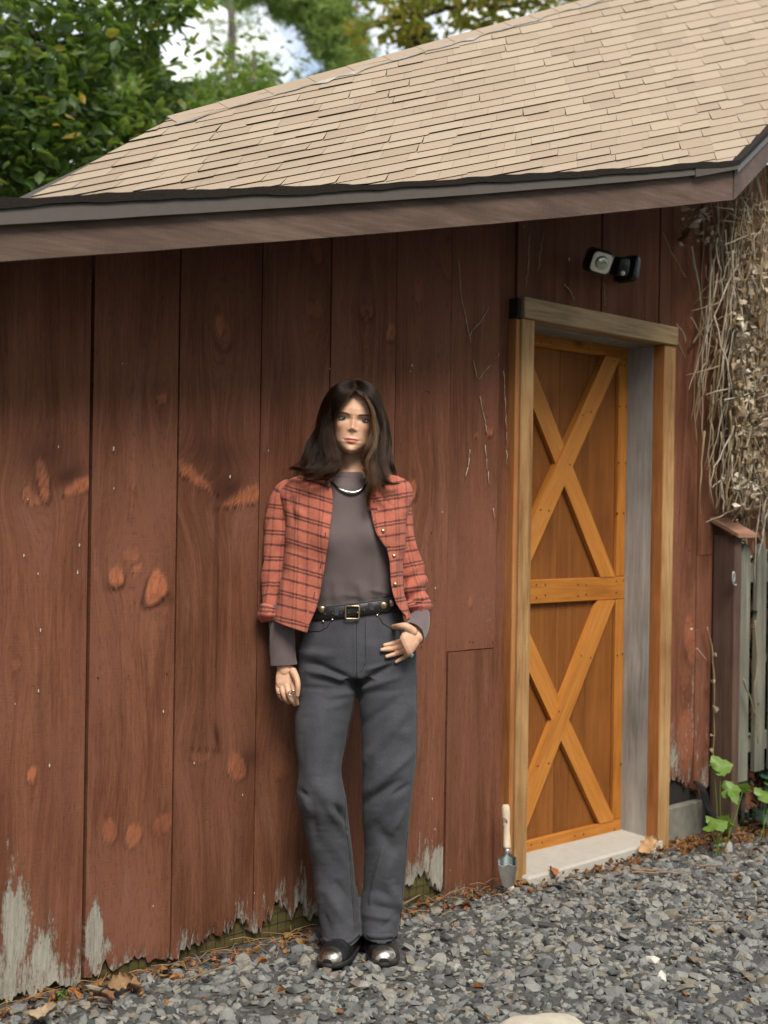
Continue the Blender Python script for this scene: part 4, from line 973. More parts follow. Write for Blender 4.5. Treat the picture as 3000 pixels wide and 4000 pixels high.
# faint dead tendrils still stuck to the planks
for (pts, r) in [([(1790,1010),(1800,1150),(1825,1260),(1845,1380),(1870,1520),(1895,1640),(1905,1700)],.0016),([(1895,1740),(1905,1850),(1920,1950),(1935,2040)],.0016),([(1830,1310),(1880,1250),(1920,1180)],.0012),([(1870,1480),(1920,1420),(1965,1365)],.0012),([(1965,1450),(1975,1560),(1980,1700),(1978,1850)],.0012),([(1835,1720),(1832,1800),(1812,1890)],.002),([(2072,905),(2062,1030),(2050,1160)],.0016),([(2125,900),(2105,1030),(2090,1130)],.0014),([(2200,1110),(2230,1140),(2250,1190)],.0022),([(2360,1090),(2362,1170),(2365,1210)],.0012)]:
    P = np.array([L2W(wp(x, y, .004)) for x, y in pts]); k = np.linspace(0, 1, len(P)); t_2 = np.linspace(0, 1, 5*len(P)); sm = np.stack([np.interp(t_2, k, P[:, i]) for i in range(3)], -1); sm += np.array([[q.uniform(-.003, .003) for _ in range(3)] for _ in t_2])
    for a in range(0, len(sm)-3, 3):
        if q.random() < .85: mB.tube(inv(Mv, sm[a:a+4]), [r, r*q.uniform(.6, 1.5), r*q.uniform(.5, 1.4), r*.7], 4)
o = mS.build('stems', VINE, vine, True); o['kind'] = 'stuff'; o = mB.build('bleached_stems', VINE2, vine, True); o['kind'] = 'stuff'
PL = []
for i in range(900):
    x0 = 2870+abs(q.gauss(0, 110)); y0 = q.triangular(850, 2650, 1500)
    if x0 < 3220: PL.append(L2W(wp(x0, y0, q.uniform(.06, .19) if y0 < 2000 else q.uniform(-.03, .06))))
for i in range(40): PL.append(L2W(wp(q.uniform(2660, 2800), q.uniform(810, 960), q.uniform(.02, .1))))
for (x, y) in [(2783,2662),(2790,2770),(2716,2462),(2700,2460),(2790,2560),(2783,2870),(2778,2935)]: PL.append(L2W(wp(x, y, .04)))
V, Fc = leaf_geo(np.array(PL), np.clip(rng.lognormal(math.log(.032), .35, len(PL)), .015, .07), 77, .5, .6)
o = put('withered_leaves', fastmesh('withered_leaves', inv(Mv, V), Fc, DLEAF), vine); o['kind'] = 'stuff'

def leafy(name, label, blades, mat, seed, cat='plant', group=None):
    # blades: (px, py, d, size, tilt, turn): broad rounded toothed leaves on stalks
    x, y, d = blades[0][:3]; t = wp(x, y, d)[0]; base = L2W(np.array([t, -d, float(gz(t))])); M_ = at_loc(base)
    e = empty(name, label, cat, M_, group); q = random.Random(seed)
    for (px, py, dd_, s, tilt, turn) in blades:
        P = L2W(wp(px, py, dd_)); V = [(0, 0, 0)]; n = 26
        for rr_ in (.55, 1.0):
            for i in range(n):
                a = 2*math.pi*i/n; r = s*rr_*(1-.42*math.exp(-((a-math.pi)/.35)**2))*(1+.07*math.cos(a*9)*rr_+.10*math.cos(3*a))
                V.append((r*math.cos(a), r*math.sin(a)*.95, s*(.10*rr_-.32*rr_*rr_*abs(math.sin(a*1.5))+q.uniform(-.02, .02))))
        Fs = [(0, 1+i, 1+(i+1) % n) for i in range(n)]+[(1+i, 1+n+i, 1+n+(i+1) % n, 1+(i+1) % n) for i in range(n)]
        R_ = Matrix.Rotation(turn, 4, 'Z') @ Matrix.Rotation(tilt, 4, 'X')
        W_ = [tuple(Vector(P)+R_ @ Vector(v)) for v in V]
        put('leaf', mesh('leaf', inv(M_, W_), Fs, mat, True), e)
        st = np.array([base+np.array([q.uniform(-.02, .02), q.uniform(-.02, .02), 0]), (base+P)/2+np.array([0, 0, .02]), P])
        MB().tube(inv(M_, st), [.0025, .002, .0015], 5).build('stalk', mat, e)
    return e
leafy('garden_plant', 'light green plant with one broad scalloped leaf against the brown post', [(2815, 2990, .20, .050, .9, .2), (2790, 3000, .19, .03, .7, 1.6)], LM_BRIGHT, 1, group='green plants at the fence foot')
leafy('garden_plant', 'light green plant with three lobed leaves standing before the first picket', [(2850, 3085, .22, .042, 1.0, -.3), (2905, 3075, .22, .042, .7, 2.6), (2868, 3110, .25, .040, .9, .9)], LM_BRIGHT, 2, group='green plants at the fence foot')
leafy('garden_plant', 'low yellow green plant between the litter and the gravel', [(2800, 3215, .26, .048, .5, .4), (2840, 3205, .26, .042, .8, 2.2), (2775, 3225, .28, .034, .6, -1)], LM_BRIGHT, 3, group='green plants at the fence foot')
leafy('garden_plant', 'green plant cut off by the right edge of the picture', [(2985, 3105, .20, .048, .6, .3), (3020, 3080, .2, .05, .7, 1.4)], LM_BRIGHT, 4, group='green plants at the fence foot')
leafy('garden_plant', 'dark bluish plant low at the right edge behind the litter', [(2990, 3010, .05, .05, .7, .3), (3000, 3060, .05, .045, .7, 2.3), (2985, 3190, .16, .04, .5, .3), (3010, 3200, .16, .05, .6, 1.3), (3000,2960,.05,.05,.8,0)], leafmat('blue_green_leaf', [(0, (.02, .06, .04)), (1, (.05, .11, .075))], .25), 5, group='green plants at the fence foot')
leafy('weed', 'small bright green weed growing under the plank foot at the left', [(245, 3900, .04, .022, .8, .4), (255, 3880, .03, .02, 1.1, 2.0), (205, 3915, .04, .018, .6, 4.), (235, 3925, .05, .02, .5, 1.)], leafmat('weed_leaf', [(0, (.05, .15, .02)), (1, (.09, .24, .035))], .3), 6)
# dark evergreen undergrowth behind the fence
r6 = np.random.default_rng(3); nb_ = 2200
Pbk = L2W(np.stack([r6.uniform(tB+.04, 4.8, nb_), -r6.uniform(-.02, .05, nb_), r6.uniform(-.1, 1.15, nb_)], -1)); Mb_ = at_loc(L2W(np.array([tB+.6, 0, -.1])))
sh_ = empty('evergreen_shrub', 'dark evergreen shrub filling the gaps behind the picket fence', 'shrub', Mb_)
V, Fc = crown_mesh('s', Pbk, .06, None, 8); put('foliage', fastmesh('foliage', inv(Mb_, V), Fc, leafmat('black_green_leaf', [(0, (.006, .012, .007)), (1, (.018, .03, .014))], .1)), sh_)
m6 = MB()
for k in range(9): x6 = tB+.1+k*.17; m6.tube(inv(Mb_, L2W(np.array([(x6, -.02, -.1), (x6+.03, -.03, .5), (x6-.02, -.02, 1.1)]))), [.012, .009, .004], 6)
m6.build('stem', BARKD, sh_)
# forest mass round the clearing, added out of view to block low sky
r7 = np.random.default_rng(17); nw_ = 5200; az7 = r7.uniform(math.radians(62), math.radians(298), nw_); rad7 = r7.uniform(8.5, 13, nw_); hz7 = 9.5*r7.uniform(0, 1, nw_)**.8*(.8+.35*np.sin(az7*5))
P7 = np.stack([np.sin(az7)*rad7, np.cos(az7)*rad7+2.5, hz7-.2], -1); V, Fc = crown_mesh('w', P7, .75, None, 18)
o = put('sky_block_woods', fastmesh('sky_block_woods', V, Fc, LM_OLIVE2)); o['kind'] = 'stuff'
# black cables coming out under the patched board
mb = MB(); cb = L2W(wp(2715, 3060, .01)); Mc = at_loc(cb)
for k in range(3):
    pts = np.array([L2W(wp(x+k*9, y+k*4, d)) for x, y, d in [(2700,3045,-.03),(2722,3058,.02),(2742,3090,.04),(2752,3140,.05),(2772,3180,.07),(2800,3200,.09)]]); kk = np.linspace(0, 1, 6); t2 = np.linspace(0, 1, 18)
    mb.tube(inv(Mc, np.stack([np.interp(t2, kk, pts[:, i]) for i in range(3)], -1)), .0055, 7)
o = mb.build('cable', plain('black_cable', (.012, .012, .014), .45)); o.matrix_world = Mc
tag(o, 'black cables hanging from the hole in the rotten board right of the door', 'cable')

# ------------------------------------------------------------------ flood light on the wall
pf = wp(2445, 1060, 0.); Mf = WALL_M @ Matrix.Translation((pf[0], -.0, pf[2]))
lamp = empty('flood_light', 'black sensor flood light with square lens on the dark wall above the door', 'wall light', Mf)
BLK = plain('black_plastic', (.010, .011, .012), .35, 0, .2, 80, .08)
def rbox(w, h, d, R_, c, n=5, r=.25):  # rounded box built from a superellipse section
    V = []; Fs = []; m = 28
    secs = [(0, .80), (.06, .94), (.2, 1), (.8, 1), (.94, .95), (1, .86)]
    for (f, s) in secs:
        for i in range(m):
            a = 2*math.pi*i/m; c_, s_ = math.cos(a), math.sin(a); k = 1/(abs(c_)**5+abs(s_)**5)**.2
            V.append(R_ @ Vector((c_*k*w/2*s, (f-.5)*d, s_*k*h/2*s))+Vector(c))
    for j in range(len(secs)-1):
        for i in range(m): Fs.append((j*m+i, j*m+(i+1) % m, (j+1)*m+(i+1) % m, (j+1)*m+i))
    Fs += [tuple(range(m))[::-1], tuple((len(secs)-1)*m+i for i in range(m))]
    return [tuple(v) for v in V], Fs
def lpt(px, py, d): p = wp(px, py, d); return Vector((p[0]-pf[0], p[1], p[2]-pf[2]))
Rh = Matrix.Rotation(-.55, 3, 'Z') @ Matrix.Rotation(.30, 3, 'X') @ Matrix.Rotation(.22, 3, 'Y')
ch = lpt(2336, 1022, .13)
V, Fs = rbox(.100, .098, .075, Rh, ch); put('lamp_head', mesh('lamp_head', V, Fs, BLK, True), lamp)
V, Fs = rbox(.080, .077, .006, Rh, ch+Rh @ Vector((0, -.0385, 0))); rf = put('reflector', mesh('reflector', V, Fs, plain('cream_reflector', (.92, .85, .72), .35, 0, .04), True), lamp)
mb = MB(); cc = ch+Rh @ Vector((0, -.042, 0)); ax = Rh @ Vector((0, -1, 0)); mb.lathe([(.027, 0), (.027, .001), (.018, .005), (.0, .008)], tuple(cc), tuple(ax), 20); mb.build('lens', plain('clear_lens', (.55, .57, .52), .08, .6), rf, True)
cs_ = lpt(2418, 1040, .10); Rs = Matrix.Rotation(-.35, 3, 'Z') @ Matrix.Rotation(.25, 3, 'X')
V, Fs = rbox(.055, .075, .085, Rs, cs_); sb = put('sensor_body', mesh('sensor_body', V, Fs, plain('dark_green_plastic', (.012, .020, .012), .4), True), lamp)
mb = MB(); mb.lathe([(.011, -.006), (.010, .004), (.006, .009), (0, .011)], tuple(cs_+Rs @ Vector((-.004, -.04, -.024))), tuple(Rs @ Vector((0, -1, -.35))), 14); mb.build('sensor_eye', plain('white_sensor', (.75, .75, .74), .3), sb, True)
cw = lpt(2455, 1050, .05); Rw = Matrix.Rotation(.5, 3, 'Y')
V, Fs = rbox(.04, .11, .10, Matrix.Rotation(.22, 3, 'Y'), lpt(2452, 1052, .055)); put('wall_mount', mesh('wall_mount', V, Fs, BLK, True), lamp)

# ------------------------------------------------------------------ garden trowel leaning on the jamb
pt_ = gp(1985, 3462); Mt = at_loc(pt_)
tr = empty('garden_trowel', 'garden trowel with pale wooden handle standing blade down against the left door jamb', 'trowel', Mt)
tb = wp(1985, 3468, .13); tt_p = wp(1975, 3142, .075)
A, B = L2W(tb), L2W(tt_p); dT = (B-A)/np.linalg.norm(B-A); LT = np.linalg.norm(B-A)
sd_ = np.cross(dT, np.array([0, 1., 0])); sd_ /= np.linalg.norm(sd_); fw = np.cross(sd_, dT)
if fw[1] > 0: fw = -fw
prof = [(0, .0135), (.02, .0155), (.07, .0135), (.12, .0115), (.155, .0105), (.175, .0125), (.186, .011)]
hl = LT*.535
mb = MB(); pr_ = [(.0145, 0), (.0148, hl*.06), (.0135, hl*.25), (.0125, hl*.42), (.0152, hl*.66), (.0165, hl*.82), (.0150, hl*.94), (.010, hl)]
mb.lathe(pr_, tuple(A+dT*(LT-hl)-pt_), tuple(dT), 18); mb.build('handle', wood('pale_ash_handle', (.45, .36, .25), (.62, .52, .39), (.72, .63, .49), axis=2, var=.03, knots=False), tr, True)
mb = MB(); mb.lathe([(.0125, 0), (.0135, .002), (.0135, .018), (.0125, .02)], tuple(A+dT*(LT-hl-.02)-pt_), tuple(dT), 18); mb.build('ferrule', plain('steel_ferrule', (.55, .55, .55), .3, .9), tr, True)
V = []; Fs = []; nb = 26; mw = 12; bl = LT-hl-.018
for i in range(nb+1):
    f = i/nb                       # 0 at the tip
    w = (.0185+.0160*min(1, f/.55)) if f < .72 else (.0345 if f < .84 else .0345*math.cos((f-.84)/.16*1.25))
    if f < .10: w *= (.35+.65*math.sqrt(f/.10))
    for j in range(mw+1):
        v = j/mw*2-1
        V.append(A+dT*(bl*f)+sd_*(w*v)+fw*(.010*v*v*min(1, f*3)-.006)-pt_)
bm_ = G('trowel_steel'); zz = bm_.attr('h'); n_ = bm_.noise(bm_.oc(), 60, 4)
bm_c = bm_.mix(bm_.mr(zz, .64, .68), bm_.mix(n_, (.085, .08, .072), (.13, .12, .105)), (.62, .64, .64)); bm_m = bm_.mr(zz, .64, .68, .15, 1.)
BLADE = bm_.done(bm_c, bm_.mr(zz, .64, .68, .6, .18), metal=bm_m)
Fs = [(i*(mw+1)+j, (i+1)*(mw+1)+j, (i+1)*(mw+1)+j+1, i*(mw+1)+j+1) for i in range(nb) for j in range(mw)]
o = put('blade', mesh('blade', V, Fs, BLADE, True, {'h': [i/nb+.03*math.sin(j*.9) for i in range(nb+1) for j in range(mw+1)]}), tr)
mb = MB(); th2 = np.linspace(0, 5, 14); mb.tube(A+dT*(LT-hl*.40)-pt_+fw*.013+np.stack([-.012+.014*np.cos(th2), 0*th2-.006, .014*np.sin(th2)], -1), .002, 5)
mb.build('leather_thong', plain('brown_leather', (.12, .055, .03), .7), tr, True)
# ------------------------------------------------------------------ the person
from mathutils.bvhtree import BVHTree
fp = gp(1400, 3775); MP = at_loc(fp)
person = empty('person', 'woman with long dark hair in open red plaid shirt leaning on the plank wall', 'person', MP)
def PB(V): return inv(MP, V)
def sgnpow(c, e): return np.sign(c)*np.abs(c)**e
def ring(xl, xr, y, dc, b, n=64, tilt=0., ex=2.3, drop=None, bb=None, th=None):
    th = np.linspace(0, 2*np.pi, n, endpoint=False) if th is None else th
    cx, a = (xl+xr)/2, (xr-xl)/2; c, s = sgnpow(np.cos(th), 2/ex), sgnpow(np.sin(th), 2/ex)
    out = []
    for ci, si in zip(c, s):
        X = cx+a*ci; yy = y+tilt*(X-cx)+(drop(ci) if drop else 0)
        P = at(X, yy, dc); P[1] += si*(b if si < 0 or bb is None else bb); out.append(P)
    return np.array(out)                # si = -1 is towards the viewer
def interp_rows(rows, m):
    rows = np.array(rows, float); t = np.linspace(0, 1, len(rows)); u = np.linspace(0, 1, m)
    # smooth (Catmull-Rom) interpolation of the measured rows
    out = []
    for x in u:
        k = min(int(x*(len(rows)-1)), len(rows)-2); f = x*(len(rows)-1)-k
        p0, p1, p2, p3 = rows[max(k-1, 0)], rows[k], rows[k+1], rows[min(k+2, len(rows)-1)]
        out.append(.5*((2*p1)+(-p0+p2)*f+(2*p0-5*p1+4*p2-p3)*f*f+(-p0+3*p1-3*p2+p3)*f**3))
    return np.array(out)
def loft(rings, cap=True, closed=True):
    n = len(rings[0]); V = np.concatenate(rings); m = len(rings); Fc = []
    for i in range(m-1):
        for k in range(n if closed else n-1): Fc.append((i*n+k, i*n+(k+1) % n, (i+1)*n+(k+1) % n, (i+1)*n+k))
    if cap: Fc += [tuple(range(n))[::-1], tuple((m-1)*n+k for k in range(n))]
    return V, Fc
def remesh(parts, vox, smooth=6, lam=.5):
    V = []; Fs = []
    for v, f in parts: o_ = len(V); V += [tuple(p) for p in v]; Fs += [tuple(i+o_ for i in q) for q in f]
    me = mesh('tmp', V, Fs); o = put('tmp', me); md = o.modifiers.new('r', 'REMESH'); md.mode = 'VOXEL'; md.voxel_size = vox; md.use_smooth_shade = True
    dg = bpy.context.evaluated_depsgraph_get(); ev = o.evaluated_get(dg); m2 = bpy.data.meshes.new_from_object(ev)
    n = len(m2.vertices); co = np.empty(n*3, np.float32); m2.vertices.foreach_get('co', co); co = co.reshape(-1, 3).astype(float)
    lt = np.empty(len(m2.loops), np.int32); m2.loops.foreach_get('vertex_index', lt)
    ls = np.empty(len(m2.polygons), np.int32); m2.polygons.foreach_get('loop_total', ls)
    bpy.data.objects.remove(o); bpy.data.meshes.remove(me)
    q = lt.reshape(-1, 4) if np.all(ls == 4) else None
    if q is None:
        st = np.concatenate([[0], np.cumsum(ls)[:-1]]); q = np.array([[lt[s], lt[s+1], lt[s+2], lt[s+min(3, l-1)]] for s, l in zip(st, ls)])
    bpy.data.meshes.remove(m2)
    E_ = np.concatenate([q[:, [0, 1]], q[:, [1, 2]], q[:, [2, 3]], q[:, [3, 0]]])
    deg = np.bincount(E_[:, 0], minlength=n)+np.bincount(E_[:, 1], minlength=n)
    for it in range(smooth):
        s = np.zeros_like(co)
        for j in range(3): s[:, j] = np.bincount(E_[:, 0], co[E_[:, 1], j], n)+np.bincount(E_[:, 1], co[E_[:, 0], j], n)
        l = lam if it % 2 == 0 else -lam*.96
        co = co+l*(s/np.maximum(deg, 1)[:, None]-co)
    return co, q
def normals(V, Fq):
    Fq = np.asarray(Fq); a = V[Fq[:, 2]]-V[Fq[:, 0]]; b = V[Fq[:, 3]]-V[Fq[:, 1]]; nf = np.cross(a, b); N = np.zeros_like(V)
    for k in range(4):
        for j in range(3): N[:, j] += np.bincount(Fq[:, k], nf[:, j], len(V))
    return N/(np.linalg.norm(N, axis=1)[:, None]+1e-12)
def pxof(V):
    d = V-CAM; x = d[:, 0]/d[:, 1]; z = d[:, 2]/d[:, 1]; c, s = math.cos(ROLL), math.sin(ROLL)
    return 1500+F*(x*c+z*s), 2000-F*(-x*s+z*c)
def folds(V, N, segs, front=True):
    x, y = pxof(V); d = np.zeros(len(V)); w_ = np.clip(-N[:, 1]*2.5+.3, 0, 1) if front else 1.
    for (x0, y0, x1, y1, w, a) in segs:
        L2 = (x1-x0)**2+(y1-y0)**2; t = np.clip(((x-x0)*(x1-x0)+(y-y0)*(y1-y0))/L2, 0, 1)
        e = np.hypot(x-x0-t*(x1-x0), y-y0-t*(y1-y0)); d += a*.001*np.exp(-(e/w)**2)*(.35+.65*np.sin(np.pi*np.clip(t*.86+.07, 0, 1)))
    return d*w_
def bvh_of(V, Fq): return BVHTree.FromPolygons([tuple(v) for v in V], [tuple(int(i) for i in f) for f in Fq])
def snap(b, px, py, off=.002):
    d = Vector(ray(px, py)).normalized(); h = b.ray_cast(Vector(CAM), d)
    if h[0] is None: return at(px, py, 4.05)
    return np.array(h[0]-d*off)
def snapline(b, pts, n, off=.002):
    pts = np.array(pts, float); s = np.concatenate([[0], np.cumsum(np.hypot(*np.diff(pts, axis=0).T))]); u = np.linspace(0, s[-1], n)
    P = np.array([snap(b, np.interp(t, s, pts[:, 0]), np.interp(t, s, pts[:, 1]), off) for t in u])
    P[1:-1, 1] = (P[:-2, 1]+P[1:-1, 1]+P[2:, 1])/3 if n > 4 else P[1:-1, 1]
    return P
# ---- cloth materials
def cloth(name, c1, c2, sc=700., rough=.9, sheen=.2, lo=3.):
    g = G(name); v = g.oc(); n = g.noise(g.mp(v, (1, 1, 2.2)), sc, 2, .6); b = g.noise(v, lo, 4); f = g.math('ADD', g.math('MULTIPLY', n, .6), g.math('MULTIPLY', b, .4))
    c = g.mix(g.mr(f, .32, .68), c1, c2)
    return g.done(c, rough, g.bump(n, .35, .002), spec=.08, **{'Sheen Weight': sheen, 'Sheen Roughness': .5})
DENIM = cloth('charcoal_denim', (.033, .034, .041), (.092, .093, .105), 420, .88, .06, 9)
SEAM = cloth('denim_seam', (.012, .012, .014), (.030, .030, .034), 900)
TEE = cloth('brown_grey_jersey', (.112, .086, .087), (.156, .122, .124), 1000, .92, .3)
def plaid():
    g = G('red_plaid_flannel'); u, v = g.attr('pu'), g.attr('pv'); oc = g.oc(); nz = g.noise(oc, 500, 3, .7); n2 = g.noise(oc, 90, 3)
    P = .083
    def band(c, at_, w):               # a line of width w at position at_ in every period
        c = g.math('ADD', c, g.math('MULTIPLY', g.math('SUBTRACT', n2, .5), .006))
        f = g.math('FRACT', g.math('DIVIDE', g.math('ADD', c, 10*P-at_), P)); d = g.math('ABSOLUTE', g.math('SUBTRACT', f, .5))
        return g.mr(g.math('MULTIPLY', d, P), w*.35, w*.75, 1, 0)
    def lines(c): 
        a = g.math('MAXIMUM', band(c, .0, .0056), band(c, .0105, .0056)); return g.math('MAXIMUM', a, band(c, .0440, .0064))
    h, w = lines(v), lines(u)
    base = g.mix(g.mr(nz, .3, .7), (.35, .092, .060), (.50, .165, .112))
    base = g.mix(g.mr(n2, .35, .75, 0, .25), base, (.64, .24, .17))
    dk = g.math('MULTIPLY', g.math('ADD', g.math('MULTIPLY', h, .80), g.math('MULTIPLY', w, .36), True), g.mr(nz, .2, .65, .55, 1.))
    c = g.mix(dk, base, (.040, .026, .028))
    return g.done(c, .93, g.bump(nz, .5, .003), spec=.06, **{'Sheen Weight': .08, 'Sheen Roughness': .5})
FLANNEL = plaid()
# ---- jeans: measured outline of each leg, remeshed to one garment, then folded
CR = 2684
legL = [(1166,1425,2540,4.115,.098),(1163,1410,2600,4.11,.096),(1161,1394,2690,4.10,.094),(1157,1380,2750,4.09,.092),(1153,1368,2810,4.08,.090),(1157,1347,2920,4.06,.086),(1165,1334,3000,4.04,.082),(1162,1340,3060,4.03,.082),(1158,1350,3104,4.03,.082),(1164,1356,3150,4.035,.081),(1181,1362,3200,4.045,.079),(1199,1371,3280,4.055,.078),(1219,1381,3370,4.07,.078),(1228,1389,3460,4.075,.080),(1238,1402,3530,4.072,.086),(1251,1409,3595,4.062,.094),(1260,1412,3664,4.048,.104)]
legR = [(1370,1626,2540,4.115,.098),(1380,1628,2600,4.11,.096),(1394,1629,2690,4.105,.095),(1403,1629,2760,4.10,.093),(1410,1628,2830,4.095,.091),(1414,1627,2920,4.08,.088),(1415,1622,3010,4.065,.085),(1414,1612,3090,4.06,.083),(1414,1606,3150,4.065,.081),(1417,1599,3220,4.07,.080),(1422,1593,3290,4.08,.079),(1424,1588,3370,4.085,.080),(1421,1583,3450,4.09,.082),(1409,1573,3515,4.08,.087),(1409,1563,3575,4.068,.095),(1412,1558,3636,4.055,.104)]
hip = [(1196,1558,2346,4.125,.102),(1192,1563,2370,4.125,.103),(1180,1576,2430,4.122,.106),(1170,1600,2500,4.12,.110),(1165,1622,2570,4.115,.110),(1163,1628,2640,4.112,.104)]
def leg_rings(rows, m, hem):
    R_ = []
    for i, (xl, xr, y, d, b) in enumerate(interp_rows(rows, m)):
        f = max(0., (i/(m-1)-.9)/.1); R_.append(ring(xl, xr, y, d, b, 56, tilt=hem*f, ex=2.15, drop=lambda c, f=f: 14*f*(1-abs(c))))
    return R_
jp = [loft([ring(*r, n=64, tilt=-.12*(1-i/15), ex=2.35) for i, r in enumerate(interp_rows(hip, 16))]), loft(leg_rings(legL, 60, -.22)), loft(leg_rings(legR, 60, .0))]
JV, JF = remesh(jp, .0048, 10)
JN = normals(JV, JF)
c4 = lambda x, y: (1000+x/2.212, 2200+y/2.212); c5 = lambda x, y: (1000+x/2.212, 3100+y/2.212); c3 = lambda x, y: (1000+x/2.212, 1400+y/2.212)
SG = []
def sg(cv, x0, y0, x1, y1, w, a): SG.append((*cv(x0, y0), *cv(x1, y1), w/2.212, a))
for a in [(380,770,660,800,42,7),(520,870,830,1010,26,-8),(440,930,700,985,22,5),(480,1000,860,1055,24,-6),(560,940,860,1060,20,5),(420,1075,860,1090,26,-4),(640,1150,850,1110,30,5),(420,860,560,880,26,-5),(880,1060,1160,885,30,-9),(900,1090,1240,980,32,6),(905,1130,1300,1090,30,-3),(880,700,1080,720,50,2),(960,920,1180,860,18,5),(870,1010,900,1180,22,-7),(850,400,862,960,10,3),(925,480,930,880,8,-2),
          (1330,1240,960,1700,55,7),(1250,1160,930,1400,40,-5),(1350,1640,1000,1960,40,8),(1230,1890,950,2060,38,-9),(1320,1920,1180,2010,26,-6),(1100,2080,1000,2230,60,6),(1340,1450,1240,1500,60,4),(1000,1700,930,1900,30,-4),
          (560,1250,520,1900,70,6),(400,1500,380,1900,40,-4),(700,1400,640,1800,50,-3),(640,1250,800,1190,40,4),(520,1930,700,2080,60,6),(430,2030,470,2170,36,7),(380,1960,440,2010,20,-6),(600,2060,760,2200,34,-5)]: sg(c4, *a)
for a in [(600,60,760,330,36,9),(480,120,520,420,40,-6),(700,110,790,260,24,-6),(760,280,800,330,16,-5),(560,420,700,640,60,-4),(600,830,800,1130,50,8),(700,780,860,980,36,-7),(560,1000,640,1180,36,-5),(740,520,800,760,26,3),(540,700,560,1150,30,3),
          (1100,470,980,950,16,7),(1060,300,1160,460,60,-8),(1180,560,1120,740,40,5),(1160,790,1250,1010,44,9),(980,960,1200,1010,34,-9),(950,1050,1180,1090,28,6),(1000,830,1160,880,30,-3),(1220,1040,1100,1150,22,-4),(950,520,940,800,26,3),(1290,120,1180,330,30,5)]: sg(c5, *a)
jx, jy = pxof(JV)
dsp = 1.45*folds(JV, JN, SG)+.0026*(fbm(jx/60, jy/26, 3, 4)-.5)+.0016*(fbm(jx/17, jy/9, 5, 3)-.5)*np.clip((jy-2900)/500, .3, 1)
dsp += .0022*np.exp(-((jy-(3668-.10*(jx-1335)+0*jx))/5)**2)*0
JV = JV+JN*dsp[:, None]
jeans = put('jeans', fastmesh('jeans', PB(JV), JF, DENIM, True), person)
JB = bvh_of(JV, JF)
def seam(pts, r=.0013, n=24, nm='seam', mat=SEAM, par=jeans, off=.0002, b=JB):
    return MB().tube(PB(snapline(b, pts, n, off)), r, 5).build(nm, mat, par, True)
seam([c4(866, 450), c4(868, 700), c4(872, 960)]); seam([c4(945, 500), c4(950, 850), c4(905, 945)], .0009)
seam([c4(1065, 470), c4(1095, 520), c4(1160, 560), c4(1250, 575)], .0018); seam([c4(640, 500), c4(620, 550), c4(560, 585), c4(430, 590)], .0018); seam([c4(590, 500), c4(580, 575)], .001)
seam([c4(868, 960), c4(872, 1075)], .0015)
seam([c4(848, 1220), c4(800, 1480), c4(750, 1700)], .0010, 30); seam([c4(930, 1480), c4(932, 2000), c4(935, 2190)], .0012, 30)
seam([c5(770, 40), c5(770, 250), c5(805, 500), c5(832, 900), c5(850, 1180)], .0013, 36); seam([c5(785, 330), c5(825, 600), c5(850, 1000), c5(868, 1180)], .001, 30)
seam([c5(1310, 330), c5(1285, 600), c5(1262, 900), c5(1240, 1180)], .0013, 30); seam([c4(1386, 960), c4(1384, 1400), c4(1385, 1650)], .0011, 30)
# hems: a folded band at the foot of each leg
def band(pts_top, pts_bot, off, mat, nm, par, b=JB, n=30, thick=.0022):
    A, B = snapline(b, pts_top, n, off), snapline(b, pts_bot, n, off); V = []; 
    for i in range(n):
        f = np.array([0, thick, 0]); V += [A[i], A[i]-f*1.2, B[i]-f*1.4, B[i]+f]
    Fs = [(i*4+j, (i+1)*4+j, (i+1)*4+(j+1) % 4, i*4+(j+1) % 4) for i in range(n-1) for j in range(4)]+[(0, 1, 2, 3), (n*4-1, n*4-2, n*4-3, n*4-4)]
    return put(nm, mesh(nm, PB(np.array(V)), Fs, mat, True), par)
band([c5(574,1238), c5(640,1262), c5(740,1280), c5(830,1245), c5(898,1180)], [c5(582,1288), c5(650,1318), c5(740,1328), c5(830,1285), c5(900,1226)], .0012, DENIM, 'hem', jeans)
band([c5(920,1200), c5(1000,1210), c5(1080,1212), c5(1160,1208), c5(1228,1200)], [c5(920,1240), c5(1000,1252), c5(1080,1255), c5(1160,1250), c5(1224,1246)], .0012, DENIM, 'hem', jeans)
# ---- tee
def tee_y(y): return y
tr_ = [(1300,1432,1868,4.115,.062),(1272,1460,1884,4.12,.074),(1215,1500,1905,4.12,.088),(1175,1540,1940,4.12,.096),(1170,1558,2000,4.12,.104),(1172,1556,2080,4.118,.112),(1178,1548,2160,4.118,.112),(1186,1545,2240,4.12,.106),(1195,1550,2305,4.122,.102),(1204,1548,2345,4.125,.0965),(1210,1544,2380,4.125,.092)]
R_ = [ring(*r, n=96, ex=2.3, tilt=(-.12 if i > 66 else -.12*max(0, i/72)**4)) for i, r in enumerate(interp_rows(tr_, 76))]
TV, TF_ = loft(R_, False)
TF4 = np.array(TF_); TN = -normals(TV, TF4)
if np.mean(TN[:, 1][TV[:, 1] < 4.08]) > 0: TN = -TN
TS = []
for a in [(900,1960,925,2125,26,8),(1040,1680,1035,2070,22,6),(980,1900,1010,2110,22,-6),(850,1980,880,2110,20,-6),(700,2010,690,2120,26,5),(640,1950,640,2110,20,-5),(1120,1950,1060,2110,26,-6),(1150,1820,1090,2100,24,5),(760,1900,790,2120,24,-4),(780,1400,820,1900,90,2),(1020,1280,1080,1560,40,-3),(690,1300,650,1600,40,-3),(820,1200,820,1420,70,-4),(760,2040,900,2060,20,3),(1000,2000,1140,2030,18,4)]: TS.append((*c3(a[0], a[1]), *c3(a[2], a[3]), a[4]/2.212, a[5]))
tx, ty = pxof(TV)
